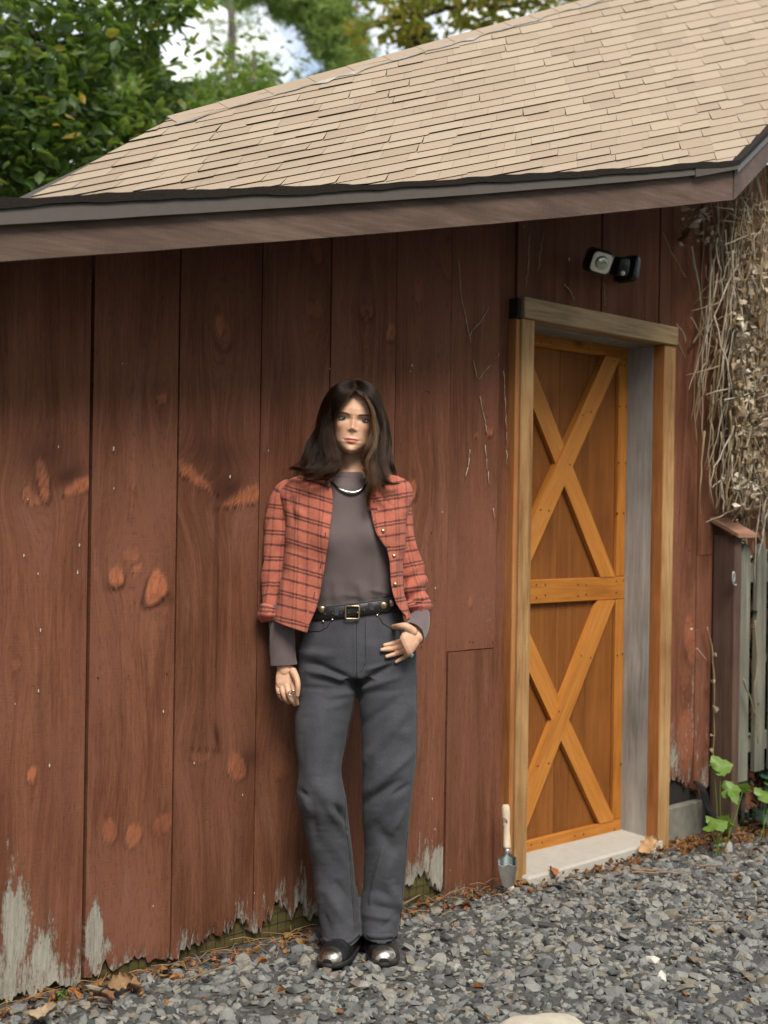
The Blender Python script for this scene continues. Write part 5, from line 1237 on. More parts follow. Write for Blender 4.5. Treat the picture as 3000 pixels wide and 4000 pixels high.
bust = .020*np.exp(-((tx-1275)/62)**2-((ty-2105)/62)**2)+.022*np.exp(-((tx-1462)/62)**2-((ty-2095)/62)**2)
TV = TV+TN*(folds(TV, TN, TS)+.002*(fbm(tx/50, ty/35, 8, 3)-.5))[:, None]
TV[:, 1] -= bust*np.clip(-TN[:, 1]*2, 0, 1)
tee = put('tee_shirt', fastmesh('tee_shirt', PB(TV), TF4, TEE, True), person)
TB = bvh_of(TV, TF4)
V, Fs = loft([ring(*r, n=64, ex=2.1) for r in interp_rows([(1316,1416,1846,4.115,.054),(1311,1421,1852,4.115,.056),(1306,1427,1866,4.115,.060),(1300,1433,1882,4.116,.0655),(1297,1436,1888,4.116,.067)], 14)], False)
o = put('collar_band', mesh('collar_band', PB(V), Fs, TEE, True), tee); md = o.modifiers.new('s', 'SOLIDIFY'); md.thickness = .003; md.offset = 0
def sleeve(rows, m, n, ex=2.2, wr=None, seed=0, amp=.004, per=9.):
    # rows: px, py, half width px, depth; rings turned to the path
    R = interp_rows(rows, m); P = np.array([at(a[0], a[1], a[3]) for a in R]); rad = R[:, 2]*R[:, 3]/F
    T = np.gradient(P, axis=0); T /= np.linalg.norm(T, axis=1)[:, None]; out = []
    L_ = np.concatenate([[0], np.cumsum(np.linalg.norm(np.diff(P, axis=0), axis=1))])
    for i in range(m):
        b = np.cross(T[i], np.array([0, 1., 0])); b /= np.linalg.norm(b); c = np.cross(b, T[i])
        if c[1] > 0: c = -c            # c points to the viewer
        th = np.linspace(0, 2*np.pi, n, endpoint=False)
        w = amp*(fbm(np.cos(th)*1.6+L_[i]*per+seed, np.sin(th)*1.6+L_[i]*per*1.7, seed, 3)-.5)*2+(wr(L_[i]/L_[-1], th) if wr else 0)
        out.append(P[i]+((rad[i]+w)*np.cos(th))[:, None]*b+((rad[i]*.92+w)*np.sin(th))[:, None]*c)
    return out, L_, rad
def cl_part(name, rings, mat, par, thick=.0025, attrs=None, closed=True):
    V, Fs = loft(rings, False, closed); o = put(name, mesh(name, PB(V), Fs, mat, True, attrs), par)
    md = o.modifiers.new('s', 'SOLIDIFY'); md.thickness = thick; md.offset = 0; return o, V, Fs
rg, L_, _ = sleeve([(1082,2360,40,4.075),(1098,2440,45,4.07),(1102,2500,48,4.066),(1105,2560,49,4.062),(1107,2598,50,4.06)], 30, 40, seed=3, amp=.0065, per=9)
for i in range(20, 30): rg[i] = rg[i]+0
cl_part('sleeve', rg, TEE, tee)
rg, L_, _ = sleeve([(1625,2340,36,4.11),(1638,2385,37,4.09),(1638,2425,41,4.06),(1627,2455,45,4.03),(1612,2474,49,4.005)], 26, 40, seed=5, amp=.003)
cl_part('sleeve', rg, TEE, tee)
# ---- overshirt
S_ROWS = [(1268,1462,1836,4.118,.070,4),(1196,1532,1841,4.122,.084,10),(1132,1582,1848,4.122,.094,26),(1098,1604,1868,4.122,.102,42),(1090,1608,1905,4.12,.108,40),(1104,1596,1960,4.118,.112,22),(1118,1586,2030,4.116,.117,6),(1116,1582,2120,4.114,.121,0),(1108,1576,2210,4.114,.121,0),(1096,1576,2300,4.114,.122,0),(1084,1594,2375,4.116,.125,0),(1076,1606,2425,4.118,.128,0)]
EL = np.array([(1312,1836),(1300,1850),(1293,1866),(1296,1888),(1303,1920),(1306,1965),(1302,2010),(1296,2056),(1292,2101),(1285,2146),(1278,2191),(1271,2236),(1262,2282),(1253,2327),(1240,2362),(1222,2395),(1204,2440),(1200,2460)], float)
ER = np.array([(1416,1836),(1428,1850),(1436,1866),(1439,1890),(1441,1933),(1448,1988),(1457,2033),(1470,2078),(1490,2110),(1511,2141),(1520,2178),(1522,2214),(1524,2259),(1532,2310),(1545,2350),(1566,2385),(1584,2410),(1590,2440)], float)
rows = interp_rows(S_ROWS, 90); NT = 84; rgs = []; pu = []; pv = []
vlen = 0.; prev = None
for i, (xl, xr, y, d, b, dr) in enumerate(rows):
    cx, a = (xl+xr)/2, (xr-xl)/2; ex = 2.5+1.2*float(np.clip((y-1930)/130, 0, 1))
    xe1 = np.interp(y, ER[:, 1], ER[:, 0]); xe0 = np.interp(y, EL[:, 1], EL[:, 0])
    def ang(x): c = np.clip((x-cx)/a, -.985, .985); return math.acos(np.sign(c)*abs(c)**(ex/2))
    t0 = -ang(xe1); t1 = -ang(xe0)+2*math.pi           # from the right front edge round the back to the left front edge
    t0 = -ang(xe1); th = np.linspace(t0, -2*math.pi+(2*math.pi-ang(xe0)), 2)
    thR = np.linspace(-ang(xe1), 0, NT//4); thB = np.linspace(0, math.pi, NT//4)[1:]; thL = np.linspace(math.pi, 2*math.pi-ang(xe0), NT//2)[1:]
    th = np.concatenate([thR, thB, thL])
    bot = max(0., (i-70)/19.)
    def drop(c, dr=dr, bot=bot, cx=cx, a=a): 
        x = cx+a*c; e = dr*abs(c)**1.6
        return e+bot*(np.interp(x, [1075, 1205, 1560, 1610], [-12, 30, -10, -22]))
    R_ = ring(xl, xr, y, d, b, th=th, ex=ex, drop=drop, bb=b*.82); rgs.append(R_)
SV, SF = loft(rgs, False, False); nT = len(rgs[0]); SF4 = np.array(SF)
SN = normals(SV, SF4)
if np.mean(SN[:, 1][SV[:, 1] < 4.05]) > 0: SN = -SN
sx, sy = pxof(SV)
SS = []
for a in [(320,1060,640,1180,40,3),(300,1180,330,1420,30,-6),(440,1330,470,1600,50,-4),(560,1250,580,1550,30,4),(330,1500,300,1900,40,4),(400,1750,380,2050,40,-4),(520,1700,470,2000,40,4),(250,1900,230,2150,26,5),(300,1950,260,2150,30,-4),(1100,1200,1130,1420,40,-4),(1180,1200,1220,1500,40,4),(1230,1500,1200,1700,26,-4),(1180,1750,1240,2080,30,4),(1260,1700,1250,1950,26,-5),(240,1620,480,1700,30,-3),(330,1300,420,1370,30,5)]: SS.append((*c3(a[0], a[1]), *c3(a[2], a[3]), a[4]/2.212, a[5]))
fm = folds(SV, SN, SS)+.013*(fbm(sx/70, sy/130, 12, 3)-.5)+.0015*(fbm(sx/14, sy/14, 2, 2)-.5)
SV = SV+SN*fm[:, None]*1.15
# the panels stand clear of the body at the bottom
bl = .020*np.clip((sy-2150)/280, 0, 1)*np.clip(-SN[:, 1]*2, 0, 1); SV[:, 1] -= bl
bustS = .9*(.020*np.exp(-((sx-1275)/62)**2-((sy-2105)/70)**2)+.022*np.exp(-((sx-1462)/62)**2-((sy-2095)/70)**2)); SV[:, 1] -= bustS*np.clip(-SN[:, 1]*2, 0, 1)
sx, sy = pxof(SV)
kx = np.where(sx < 1380, (sx-1104)/1230, (1590-sx)/1230)*.0
pu_ = (sx-1300)*.00082+.25*(SV[:, 1]-4.0)*np.sign(sx-1350)
pv_ = (sy-1900)*.00082-.00082*(np.where(sx < 1370, .30*(sx-1290)*np.clip(1.15-(sy-1850)/1500, .5, 1), -.16*(sx-1440)))
flap = put('overshirt', fastmesh('overshirt', PB(SV), SF4, FLANNEL, True, {'pu': pu_, 'pv': pv_}), person)
md = flap.modifiers.new('s', 'SOLIDIFY'); md.thickness = .003; md.offset = 0
SB = bvh_of(SV, SF4)
def sh_sleeve(rows, m, n, seed, amp, wr=None, name='sleeve', per=8.):
    rg, L_, rad = sleeve(rows, m, n, seed=seed, amp=amp, wr=wr, per=per)
    th = np.linspace(0, 2*np.pi, n, endpoint=False)
    pu = np.concatenate([th*r_ for r_ in rad]); pv = np.repeat(L_, n)+.031
    return cl_part(name, rg, FLANNEL, flap, .003, {'pu': pu, 'pv': pv})
def bend(f, th): return .0055*np.sin(f*46+1.8*np.cos(th))*np.clip((f-.62)/.2, 0, 1)*np.clip(1.3-abs(f-.85)*3, 0, 1)
_sA = sh_sleeve([(1165,1896,20,4.118),(1126,1912,40,4.114),(1104,1950,49,4.114),(1097,1990,51,4.113),(1091,2033,52,4.111),(1084,2123,53,4.107),(1079,2214,51,4.102),(1076,2304,49,4.095),(1074,2362,46,4.082),(1074,2392,43,4.08)], 70, 44, 4, .012)
_sB = sh_sleeve([(1530,1900,20,4.118),(1556,1925,36,4.116),(1569,1985,41,4.113),(1578,2070,40,4.11),(1592,2160,41,4.11),(1606,2230,45,4.108),(1617,2290,48,4.10),(1624,2335,45,4.095),(1628,2362,42,4.09)], 70, 44, 6, .010, bend)
def roll(f, th): return .010*np.sin(np.pi*np.clip(f, 0, 1))+.003*np.sin(3*th+f*4)+.002*np.sin(f*12)
sh_sleeve([(1070,2368,42,4.078),(1066,2385,43,4.076),(1064,2405,43,4.074),(1066,2425,40,4.072)], 22, 44, 8, .006, roll, 'cuff', 14)
sh_sleeve([(1622,2345,40,4.092),(1628,2362,41,4.088),(1632,2380,40,4.084),(1632,2394,37,4.08)], 20, 44, 9, .005, roll, 'cuff', 14)
_V = [SV]; _F = [[tuple(f) for f in SF4]]
for _s in (_sA, _sB): o_ = sum(len(v) for v in _V); _V.append(_s[1]); _F.append([tuple(i+o_ for i in f) for f in _s[2]])
SAB = bvh_of(np.concatenate(_V), sum(_F, []))
STITCH = cloth('flannel_seam', (.20, .045, .03), (.28, .075, .05), 600)
for pl_ in ([c3(315,1090), c3(300,1200), c3(290,1400), c3(265,1650), c3(235,1900), c3(205,2080)], [c3(108,1300), c3(160,1330), c3(220,1372), c3(290,1402)], [c3(1352,1405), c3(1320,1415), c3(1292,1440)], [c3(1285,1200), c3(1292,1420), c3(1282,1650), c3(1268,1850), c3(1280,2040)]):
    MB().tube(PB(snapline(SAB, pl_, 30, .0002)), .0016, 5).build('seam', STITCH, flap, True)
def strip(nm, A, B, mat, par, thick=.004, attrs=None, up=(0, 1., 0)):
    n = len(A); V = []; up = np.asarray(up)*thick
    for i in range(n): V += [A[i], B[i], B[i]+up, A[i]+up]
    Fs = [(i*4+j, i*4+4+j, i*4+4+(j+1) % 4, i*4+(j+1) % 4) for i in range(n-1) for j in range(4)]+[(0, 1, 2, 3), (n*4-1, n*4-2, n*4-3, n*4-4)]
    return put(nm, mesh(nm, PB(np.array(V)), Fs, mat, False, attrs), par)
def flapstrip(nm, ta, tb, off, n=16):
    A, B = snapline(SB, ta, n, off), snapline(SB, tb, n, off*.8)
    V = np.concatenate([A, B]); x, y = pxof(V); 
    at_ = {'pu': np.repeat((np.concatenate([[(x[i]-1300)*.00082]*1 for i in range(n)])), 4), 'pv': np.repeat((y[:n]-1885)*.00082, 4)}
    return strip(nm, A, B, FLANNEL, flap, .003, at_)
flapstrip('collar', [c3(640,1000), c3(600,985), c3(520,975), c3(430,972)], [c3(672,1165), c3(612,1095), c3(545,1056), c3(400,1046)], .018)
flapstrip('collar', [c3(965,1000), c3(1010,1000), c3(1080,1010)], [c3(972,1150), c3(1060,1110), c3(1125,1070)], .018)
flapstrip('placket', [(x+2, y) for x, y in EL[3:17]], [(x-26, y-2) for x, y in EL[3:17]], .0022, 30)
flapstrip('placket', [(x+1, y) for x, y in ER[4:17]], [(min(x+26, 1604), y) for x, y in ER[4:17]], .0022, 30)
BRONZE = plain('aged_brass', (.40, .31, .19), .32, .9, .25, 300, .1)
SILVER = plain('polished_silver', (.56, .545, .52), .22, 1., .05, 50, .02)
for (x, y) in [(1096,1492),(1190,1708),(1200,1953)]:
    p = snap(SB, *c3(x, y), .003); MB().lathe([(.0062, 0), (.0066, .0015), (.0055, .003), (.003, .0024), (.0025, .0036), (0, .004)], tuple(p-fp), (-.1, -1, .05), 14).build('button', BRONZE, flap, True)
for (x, y) in [(598,1530),(560,1790),(503,2045)]:
    p = snapline(SB, [c3(x+4, y-26), c3(x-4, y+26)], 6, .004); MB().tube(PB(p), .0011, 5).build('buttonhole', plain('dark_stitch', (.03, .018, .015), .9), flap)
# ---- belt with buckle and conchos
LEATH = plain('black_belt_leather', (.014, .013, .013), .45, 0, .4, 120, .25)
brow = []
for yy in (-22, -19, 19, 22):
    e = .0015 if abs(yy) == 22 else .0045
    brow.append(ring(1188, 1572, 2374+yy, 4.124, .1065+e, n=90, tilt=-.125, ex=2.35))
V, Fs = loft(brow, False); belt = put('belt', mesh('belt', PB(V), Fs, LEATH, True), person)
md = belt.modifiers.new('s', 'SOLIDIFY'); md.thickness = .003; md.offset = -1
BB = bvh_of(V, Fs)
_bd = snap(BB, *c4(834, 425), .0075)[1]; bk = np.array([at(*c4(x, y), _bd) for x, y in [(775,370),(893,372),(890,482),(772,480)]])
def rectframe(P, r, nm, mat, par):
    pts = [];
    for i in range(4):
        a, b = P[i], P[(i+1) % 4]; pts += [a+(b-a)*.08, a+(b-a)*.5, a+(b-a)*.92]
    pts.append(pts[0]); pts.append(pts[1]); return MB().tube(PB(np.array(pts)), r, 8).build(nm, mat, par, True)
bkl = rectframe(bk, .0032, 'buckle', BRONZE, belt)
MB().tube(PB(snapline(BB, [c4(895,425), c4(868,426)], 5, .008)), [.003, .003, .0026, .0024, .002], 7).build('buckle_prong', BRONZE, bkl, True)
def disc(b, c, rx, ry, off, nm, mat, par):
    p = snap(b, *c, off); V = []; n = 20
    for k, (s, h) in enumerate(((1, 0), (.92, -.0018), (.6, -.003), (.0, -.0036))):
        for i in range(n): a = 2*math.pi*i/n; V.append(p-fp+np.array([rx*s*math.cos(a), h, ry*s*math.sin(a)]))
    Fs = [(k*n+i, k*n+(i+1) % n, (k+1)*n+(i+1) % n, (k+1)*n+i) for k in range(3) for i in range(n)]
    return put(nm, mesh(nm, V, Fs, mat, True), par)
for (x, y, rx) in [(1100,365,.0125),(1166,344,.0115),(1216,328,.009),(570,400,.0115)]: disc(BB, c4(x, y), rx, .011, .003, 'concho', BRONZE, belt)
for (x, y) in [(597,438),(665,434),(737,432),(800,428),(935,407),(1133,353),(1190,336)]: disc(BB, c4(x, y), .0022, .0022, .0025, 'belt_hole', plain('brass_eyelet', (.20, .14, .08), .5, .5), belt)
def loop(a, b, w):
    P = snapline(BB, [a, b], 12, .006); Q = P.copy(); P[:, 0] -= w; Q[:, 0] += w; return strip('belt_loop', P, Q, DENIM, jeans, .004)
loop(c4(706, 360), c4(684, 528), .0062); loop(c4(985, 345), c4(1035, 512), .0062)
for (x, y) in [(580,503),(1048,449),(660,487)]: disc(JB, c4(x, y), .004, .004, .003, 'rivet', SILVER, jeans)
# ---- body: head, neck, trunk, arms and hands in one skin
HC = at(1384, 1645, 4.105); RO = math.radians(-5.6)
def hw(V):                              # head frame (x right, y back, z up, metres) to the world
    c, s = math.cos(RO), math.sin(RO); V = np.asarray(V, float); 
    x = V[..., 0]*c-V[..., 2]*s; z = V[..., 0]*s+V[..., 2]*c
    return np.stack([HC[0]+x, HC[1]+V[..., 1], HC[2]+z], -1)
def hinv(W_):
    c, s = math.cos(RO), math.sin(RO); d = np.asarray(W_)-HC
    return np.stack([d[..., 0]*c+d[..., 2]*s, d[..., 1], -d[..., 0]*s+d[..., 2]*c], -1)
ZS = np.array([108, 104, 96, 84, 62, 32, 15, 0, -20, -40, -58, -72, -86, -97, -104, -108.]); 
WS = np.array([6, 28, 45, 57, 69, 73, 73, 73, 72, 68, 62, 56, 46, 33, 19, 6.])
FS = np.array([10, 32, 50, 66, 82, 90, 91, 86, 87, 87, 88, 89, 88, 87, 82, 70.])
BS = np.array([20, 40, 60, 76, 92, 98, 98, 96, 90, 80, 66, 52, 36, 16, -2, -30.])
def gs(x, z, cx, cz, sx_, sz_): return np.exp(-((x-cx)/sx_)**2-((z-cz)/sz_)**2)
zz = np.linspace(ZS[0], ZS[-1], 130); n = 140; th = np.linspace(0, 2*np.pi, n, endpoint=False); HR = []
for z in zz:
    k = lambda A: np.interp(-z, -ZS, A)
    w, f, b = k(WS), k(FS), k(BS); c, s = sgnpow(np.cos(th), 2/2.25), sgnpow(np.sin(th), 2/2.25)
    x = w*c; cy = 0.; y = np.where(s < 0, s*f, s*b)
    fr = np.clip(-s*1.6-.25, 0, 1); ax = np.abs(x); a = np.zeros_like(x)
    nh = np.interp(z, [-45, -39, -34, -28, -12, 3, 12], [0, 3, 8.5, 11.5, 8, 4, 0]); nw = np.interp(z, [-39, -30, -12, 5], [8.5, 8, 6.5, 7])
    a += nh*np.exp(-(x/nw)**2)+5*gs(x, z, 0, -30, 7.5, 7)+4.4*gs(ax, z, 11.5, -33, 5, 5.5)-2*gs(ax, z, 6.5, -40, 3.5, 3)
    a += -5.6*gs(ax, z, 31, -1, 15, 9)-3*gs(ax, z, 17, 3, 7, 9)+2.5*gs(ax, z, 31, -1, 11, 7)+1.4*gs(ax, z, 32, 17, 20, 6)+4.2*gs(ax, z, 47, -24, 15, 13)-3*gs(ax, z, 45, -56, 12, 18)
    a += 3.6*gs(x, z, 0, -61.5, 15, 3.6)+4.8*gs(x, z, 0, -71.5, 13, 4.6)-3.2*gs(x, z, 0, -66, 22, 1.9)-2.2*gs(x, z, 0, -80, 16, 5)+2.8*gs(x, z, 0, -95, 14, 9)-1.2*gs(x, z, 0, -53, 3, 5)-1.5*gs(ax, z, 25, -66, 4, 4)
    HR.append(hw(np.stack([x, y-a*fr, np.full_like(x, z)], -1)*.001))
head = loft(HR)
def tubes(P, r, n=16):
    m = MB(); m.tube(np.array(P), r, n); return np.array(m.V), m.F
def caps(P, r, n=14, steps=10):          # tapered limb with rounded ends
    P = np.array(P, float); k = np.linspace(0, 1, len(P)); t = np.linspace(0, 1, steps*(len(P)-1)+1); Q = interp_rows(np.column_stack([P, r]), len(t)); A, rr = Q[:, :3], np.maximum(Q[:, 3], 1e-3)
    T0 = A[0]-A[1]; T0 /= np.linalg.norm(T0); T1 = A[-1]-A[-2]; T1 /= np.linalg.norm(T1); e = [.0, .5, .8, .95]
    A2 = [A[0]+T0*rr[0]*math.sqrt(1-q*q) for q in e]+list(A)+[A[-1]+T1*rr[-1]*math.sqrt(1-q*q) for q in e[::-1]]
    r2_ = [max(rr[0]*q, 2e-4) for q in e]+list(rr)+[max(rr[-1]*q, 2e-4) for q in e[::-1]]
    m = MB(); m.tube(np.array(A2), r2_, n); return np.array(m.V), m.F
A4 = lambda x, y, d: at(*c4(x, y), d)
parts = [head]
parts.append(loft([ring(*r, n=40, ex=2.) for r in interp_rows([(1322,1440,1735,4.135,.048),(1322,1434,1770,4.132,.047),(1323,1426,1800,4.128,.046),(1318,1424,1830,4.124,.047),(1306,1434,1860,4.12,.052),(1260,1480,1890,4.12,.06),(1200,1530,1930,4.12,.07),(1190,1540,2000,4.12,.075),(1200,1530,2200,4.12,.075),(1200,1540,2380,4.12,.08),(1200,1560,2500,4.12,.08)], 40)]))
# arms inside the sleeves
LW = A4(250, 930, 4.055); RW = A4(1385, 640, 4.005)
parts.append(caps([at(1225,1945,4.125), at(1112,2000,4.11), at(1080,2250,4.09), at(1096,2440,4.074), at(1106,2540,4.064), LW], [.04, .028, .026, .024, .024, .0235], 18))
parts.append(caps([at(1500,1945,4.125), at(1566,2010,4.115), at(1612,2280,4.108), at(1634,2400,4.085), at(1630,2450,4.038), RW], [.04, .022, .022, .022, .023, .0225], 18))
# her right hand (left in the picture), hanging with the back of the hand to the viewer
def palm(P, wid, thk):                   # P rows: centre, half width vector, half thickness
    R_ = []
    for (c, wv, t) in P:
        th = np.linspace(0, 2*np.pi, 28, endpoint=False); nrm = np.array([0, -1., 0])
        R_.append(c+sgnpow(np.cos(th), .85)[:, None]*wv+(sgnpow(np.sin(th), .85)*t)[:, None]*nrm)
    return loft(R_)
mm = lambda px: px/2.212*4.05/F
def X4(w): return np.array([mm(w), 0, 0])
parts.append(palm([(A4(252,880,4.058), X4(66), .020), (A4(255,930,4.056), X4(76), .019), (A4(262,980,4.05), X4(92), .0175), (A4(264,1030,4.045), X4(94), .0165), (A4(262,1068,4.043), X4(84), .014)], 0, 0))
fgL = [([(190,1052,4.048),(192,1100,4.040),(205,1142,4.042),(224,1172,4.052)], [.0082,.0074,.0068,.0056]),
       ([(222,1058,4.040),(232,1118,4.028),(252,1172,4.032),(285,1205,4.048)], [.0088,.0080,.0072,.0060]),
       ([(268,1060,4.034),(282,1122,4.020),(305,1180,4.024),(338,1222,4.040)], [.0092,.0084,.0076,.0062]),
       ([(318,1052,4.030),(330,1105,4.016),(345,1165,4.022),(358,1215,4.034)], [.0090,.0082,.0074,.0062])]
for P, r in fgL: parts.append(caps([A4(*p) for p in P], r))
parts.append(caps([A4(320,935,4.035), A4(352,1000,4.010), A4(362,1065,4.000), A4(358,1140,4.004)], [.0125, .0100, .0084, .0066]))
# her left hand: thumb hooked in the pocket, four fingers spread over the hip
jd = lambda x, y, o: snap(JB, *c4(x, y), o)
def rh(x, y, o): return jd(x, y, o)
E1_ = np.array([mm(45), 0, -mm(95)]); E1_ = E1_/np.linalg.norm(E1_)
Wv = lambda k: E1_*mm(k)
parts.append(palm([(A4(1390,625,4.005), Wv(70), .019), (A4(1360,645,3.992), Wv(82), .019), (A4(1330,668,3.982), Wv(96), .0175), (A4(1302,700,3.976), Wv(100), .016), (A4(1278,722,3.976), Wv(88), .0135)], 0, 0))
for P, r, o in [([(1290,668),(1230,680),(1165,698),(1112,708)], [.0090,.0082,.0074,.0060], .010), ([(1288,712),(1220,730),(1150,742),(1088,748)], [.0092,.0084,.0076,.0061], .010),
                ([(1296,752),(1240,772),(1185,790),(1130,806)], [.0088,.0080,.0072,.0058], .009), ([(1312,790),(1280,812),(1245,832),(1212,852)], [.0078,.0070,.0062,.0052], .008)]:
    q = [A4(*P[0], 3.974)]+[rh(*p, o) for p in P[1:]]; q[0] = (q[0]+rh(*P[0], o+.008))/2; parts.append(caps(q, r))
parts.append(caps([A4(1352,590,3.988), A4(1295,548,3.975), A4(1240,545,3.985), rh(1180,552,-.010)], [.0155, .0125, .0100, .008]))
BV, BF = remesh(parts, .0017, 8)
hv = hinv(BV)*1000; x, y, z = hv.T; frn = np.clip((-y-62)/12, 0, 1)
up_t = np.where(np.abs(x) < 22.5, -66+7.8*np.sqrt(np.clip(1-(x/23)**2, 0, 1))**1.3-1.4*np.exp(-(x/3.5)**2), -66); lo_b = -66.2-10.8*np.sqrt(np.clip(1-(x/21)**2, 0, 1))**1.2
lip = np.clip((up_t-z)/1.6+.2, 0, 1)*np.clip((z-lo_b)/1.6+.2, 0, 1)*(np.abs(x) < 22.5)*frn
lipl = np.exp(-((z+66+.0009*x*x*0)/1.15)**2)*(np.abs(x) < 23)*frn
blush = (np.exp(-((np.abs(x)-48)/16)**2-((z+30)/17)**2)+.55*np.exp(-(x/11)**2-((z+34)/9)**2))*frn
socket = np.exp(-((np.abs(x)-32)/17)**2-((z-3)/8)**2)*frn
nst = np.exp(-((np.abs(x)-7)/3)**2-((z+39.5)/2.2)**2)*frn
nrm_ = normals(BV, BF)
def skin():
    g = G('skin'); v = g.oc(); n = g.noise(v, 45, 4, .6); f = g.noise(v, 420, 2)
    c = g.mix(g.mr(n, .35, .7), (.60, .345, .222), (.68, .42, .290))
    c = g.mix(g.math('MULTIPLY', g.attr('blush'), .55), c, (.56, .20, .14))
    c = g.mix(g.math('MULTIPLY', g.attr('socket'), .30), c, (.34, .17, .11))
    c = g.mix(g.math('MULTIPLY', g.attr('lip'), .85), c, (.47, .135, .105))
    c = g.mix(g.math('MULTIPLY', g.attr('lipline'), .8), c, (.14, .035, .03))
    c = g.mix(g.math('MULTIPLY', g.attr('nostril'), .55), c, (.13, .045, .03))
    return g.done(c, g.mr(g.attr('lip'), 0, 1, .48, .3), g.bump(f, .08, .001), spec=.4, **{'Subsurface Weight': .12, 'Subsurface Radius': (.012, .005, .003), 'Subsurface Scale': .6})
SKIN = skin()
body = put('body', fastmesh('body', PB(BV), BF, SKIN, True, {'lip': lip, 'lipline': lipl, 'blush': blush, 'socket': socket, 'nostril': nst}), person)
HB = bvh_of(BV, BF)
def face(b, xm, zm, off):               # point on the face from head coordinates in mm
    o_ = hw(np.array([xm, -200, zm])*.001); h = b.ray_cast(Vector(o_), Vector((0, 1, 0)))
    p = np.array(h[0]) if h[0] is not None else hw(np.array([xm, -85, zm])*.001)
    return p+np.array([0, -off, 0])
IRIS = plain('grey_blue_iris', (.075, .09, .095), .15, 0, .3, 300, 0.); PUP = plain('pupil', (.004, .004, .004), .08, 0, 0, 10, 0); SCL = plain('eye_white', (.52, .49, .46), .2, 0, .05, 30, 0); LASH = plain('lash', (.012, .008, .006), .7); BROW = plain('brow_hair', (.115, .062, .040), .8, 0, .5, 500, .3)
for sx_ in (-1, 1):
    cx_ = 32*sx_
    def lid(u, top):                   # almond: u from -1 (nose side) to 1
        h = (4.9 if top else -4.6)*(1-abs(u)**2.1)**.8; xx = 15.2*u
        return cx_+sx_*xx, (h-.3+1.2*u)
    base = face(HB, cx_, 0, 0); n_ = 22; V = []
    for i in range(n_+1):
        u = -1+2*i/n_; (xa, za), (xb, zb) = lid(u, True), lid(u, False)
        for j in range(7):
            f = j/6; xm, zm = xa+(xb-xa)*f, za+(zb-za)*f; r2__ = ((xm-cx_)/14)**2+(zm/12)**2
            p = hw(np.array([xm, 0, zm])*.001); p[1] = base[1]-.0022+.0050*r2__; V.append(p)
    Fs = [(i*7+j, (i+1)*7+j, (i+1)*7+j+1, i*7+j+1) for i in range(n_) for j in range(6)]
    eye = put('eye', mesh('eye', PB(np.array(V)), Fs, SCL, True), person)
    def disk(rad, off, nm, mat, par, dx=0, dz=0):
        V = [hw(np.array([cx_+dx, 0, dz])*.001)]
        V[0][1] = base[1]-.0022-off
        for k in range(24):
            a = 2*math.pi*k/24; zc = rad*math.sin(a)+dz; xm = cx_+dx+rad*math.cos(a)
            u = np.clip((xm-cx_)/(15.2*sx_), -1, 1); zc = min(zc, lid(u, True)[1]-.6); zc = max(zc, lid(u, False)[1]+.4)
            p = hw(np.array([xm, 0, zc])*.001); p[1] = base[1]-.0022-off+.0030*(rad/14)**2; V.append(p)
        return put(nm, mesh(nm, PB(np.array(V)), [(0, 1+k, 1+(k+1) % 24) for k in range(24)], mat, True), par)
    ir = disk(6.5, .0008, 'iris', IRIS, eye, 0, .5); disk(2.6, .0013, 'pupil', PUP, eye, 0, .5)
    disk(.9, .0017, 'catchlight', plain('wet_highlight', (.8, .8, .8), .05), eye, -1.6, 2.4)
    pts = []
    for i in range(17):
        u = -1+2*i/16*1.06; u = min(u, 1.08); xa, za = lid(np.clip(u, -1, 1), True); xa += sx_*15.2*(u-np.clip(u, -1, 1)); p = hw(np.array([xa, 0, za+.3])*.001); p[1] = base[1]-.0034+.005*((xa-cx_)/14)**2; pts.append(p)
    MB().tube(PB(np.array(pts)), np.interp(np.linspace(0, 1, 17), [0, .3, .8, 1], [.0005, .0012, .0017, .0008]), 6).build('upper_lash', LASH, eye)
    pts = []
    for i in range(13):
        u = -1+2*i/12; xa, za = lid(u, False); p = hw(np.array([xa, 0, za-.2])*.001); p[1] = base[1]-.0026+.005*((xa-cx_)/14)**2; pts.append(p)
    MB().tube(PB(np.array(pts)), np.interp(np.linspace(0, 1, 13), [0, .5, 1], [.0003, .0005, .0009]), 5).build('lower_lash', LASH, eye)
    # eyelid crease and brow
    bp = []
    for i in range(14):
        u = i/13; xm = sx_*(14+34*u); zm = 13.6+4.2*math.sin(u*2.2)-3.2*max(0, u-.7)*2; bp.append(face(HB, xm, zm, .0006))
    MB().tube(PB(np.array(bp)), np.interp(np.linspace(0, 1, 14), [0, .2, .6, 1], [.0012, .0029, .0026, .0006]), 6).build('eyebrow', BROW, person, True)
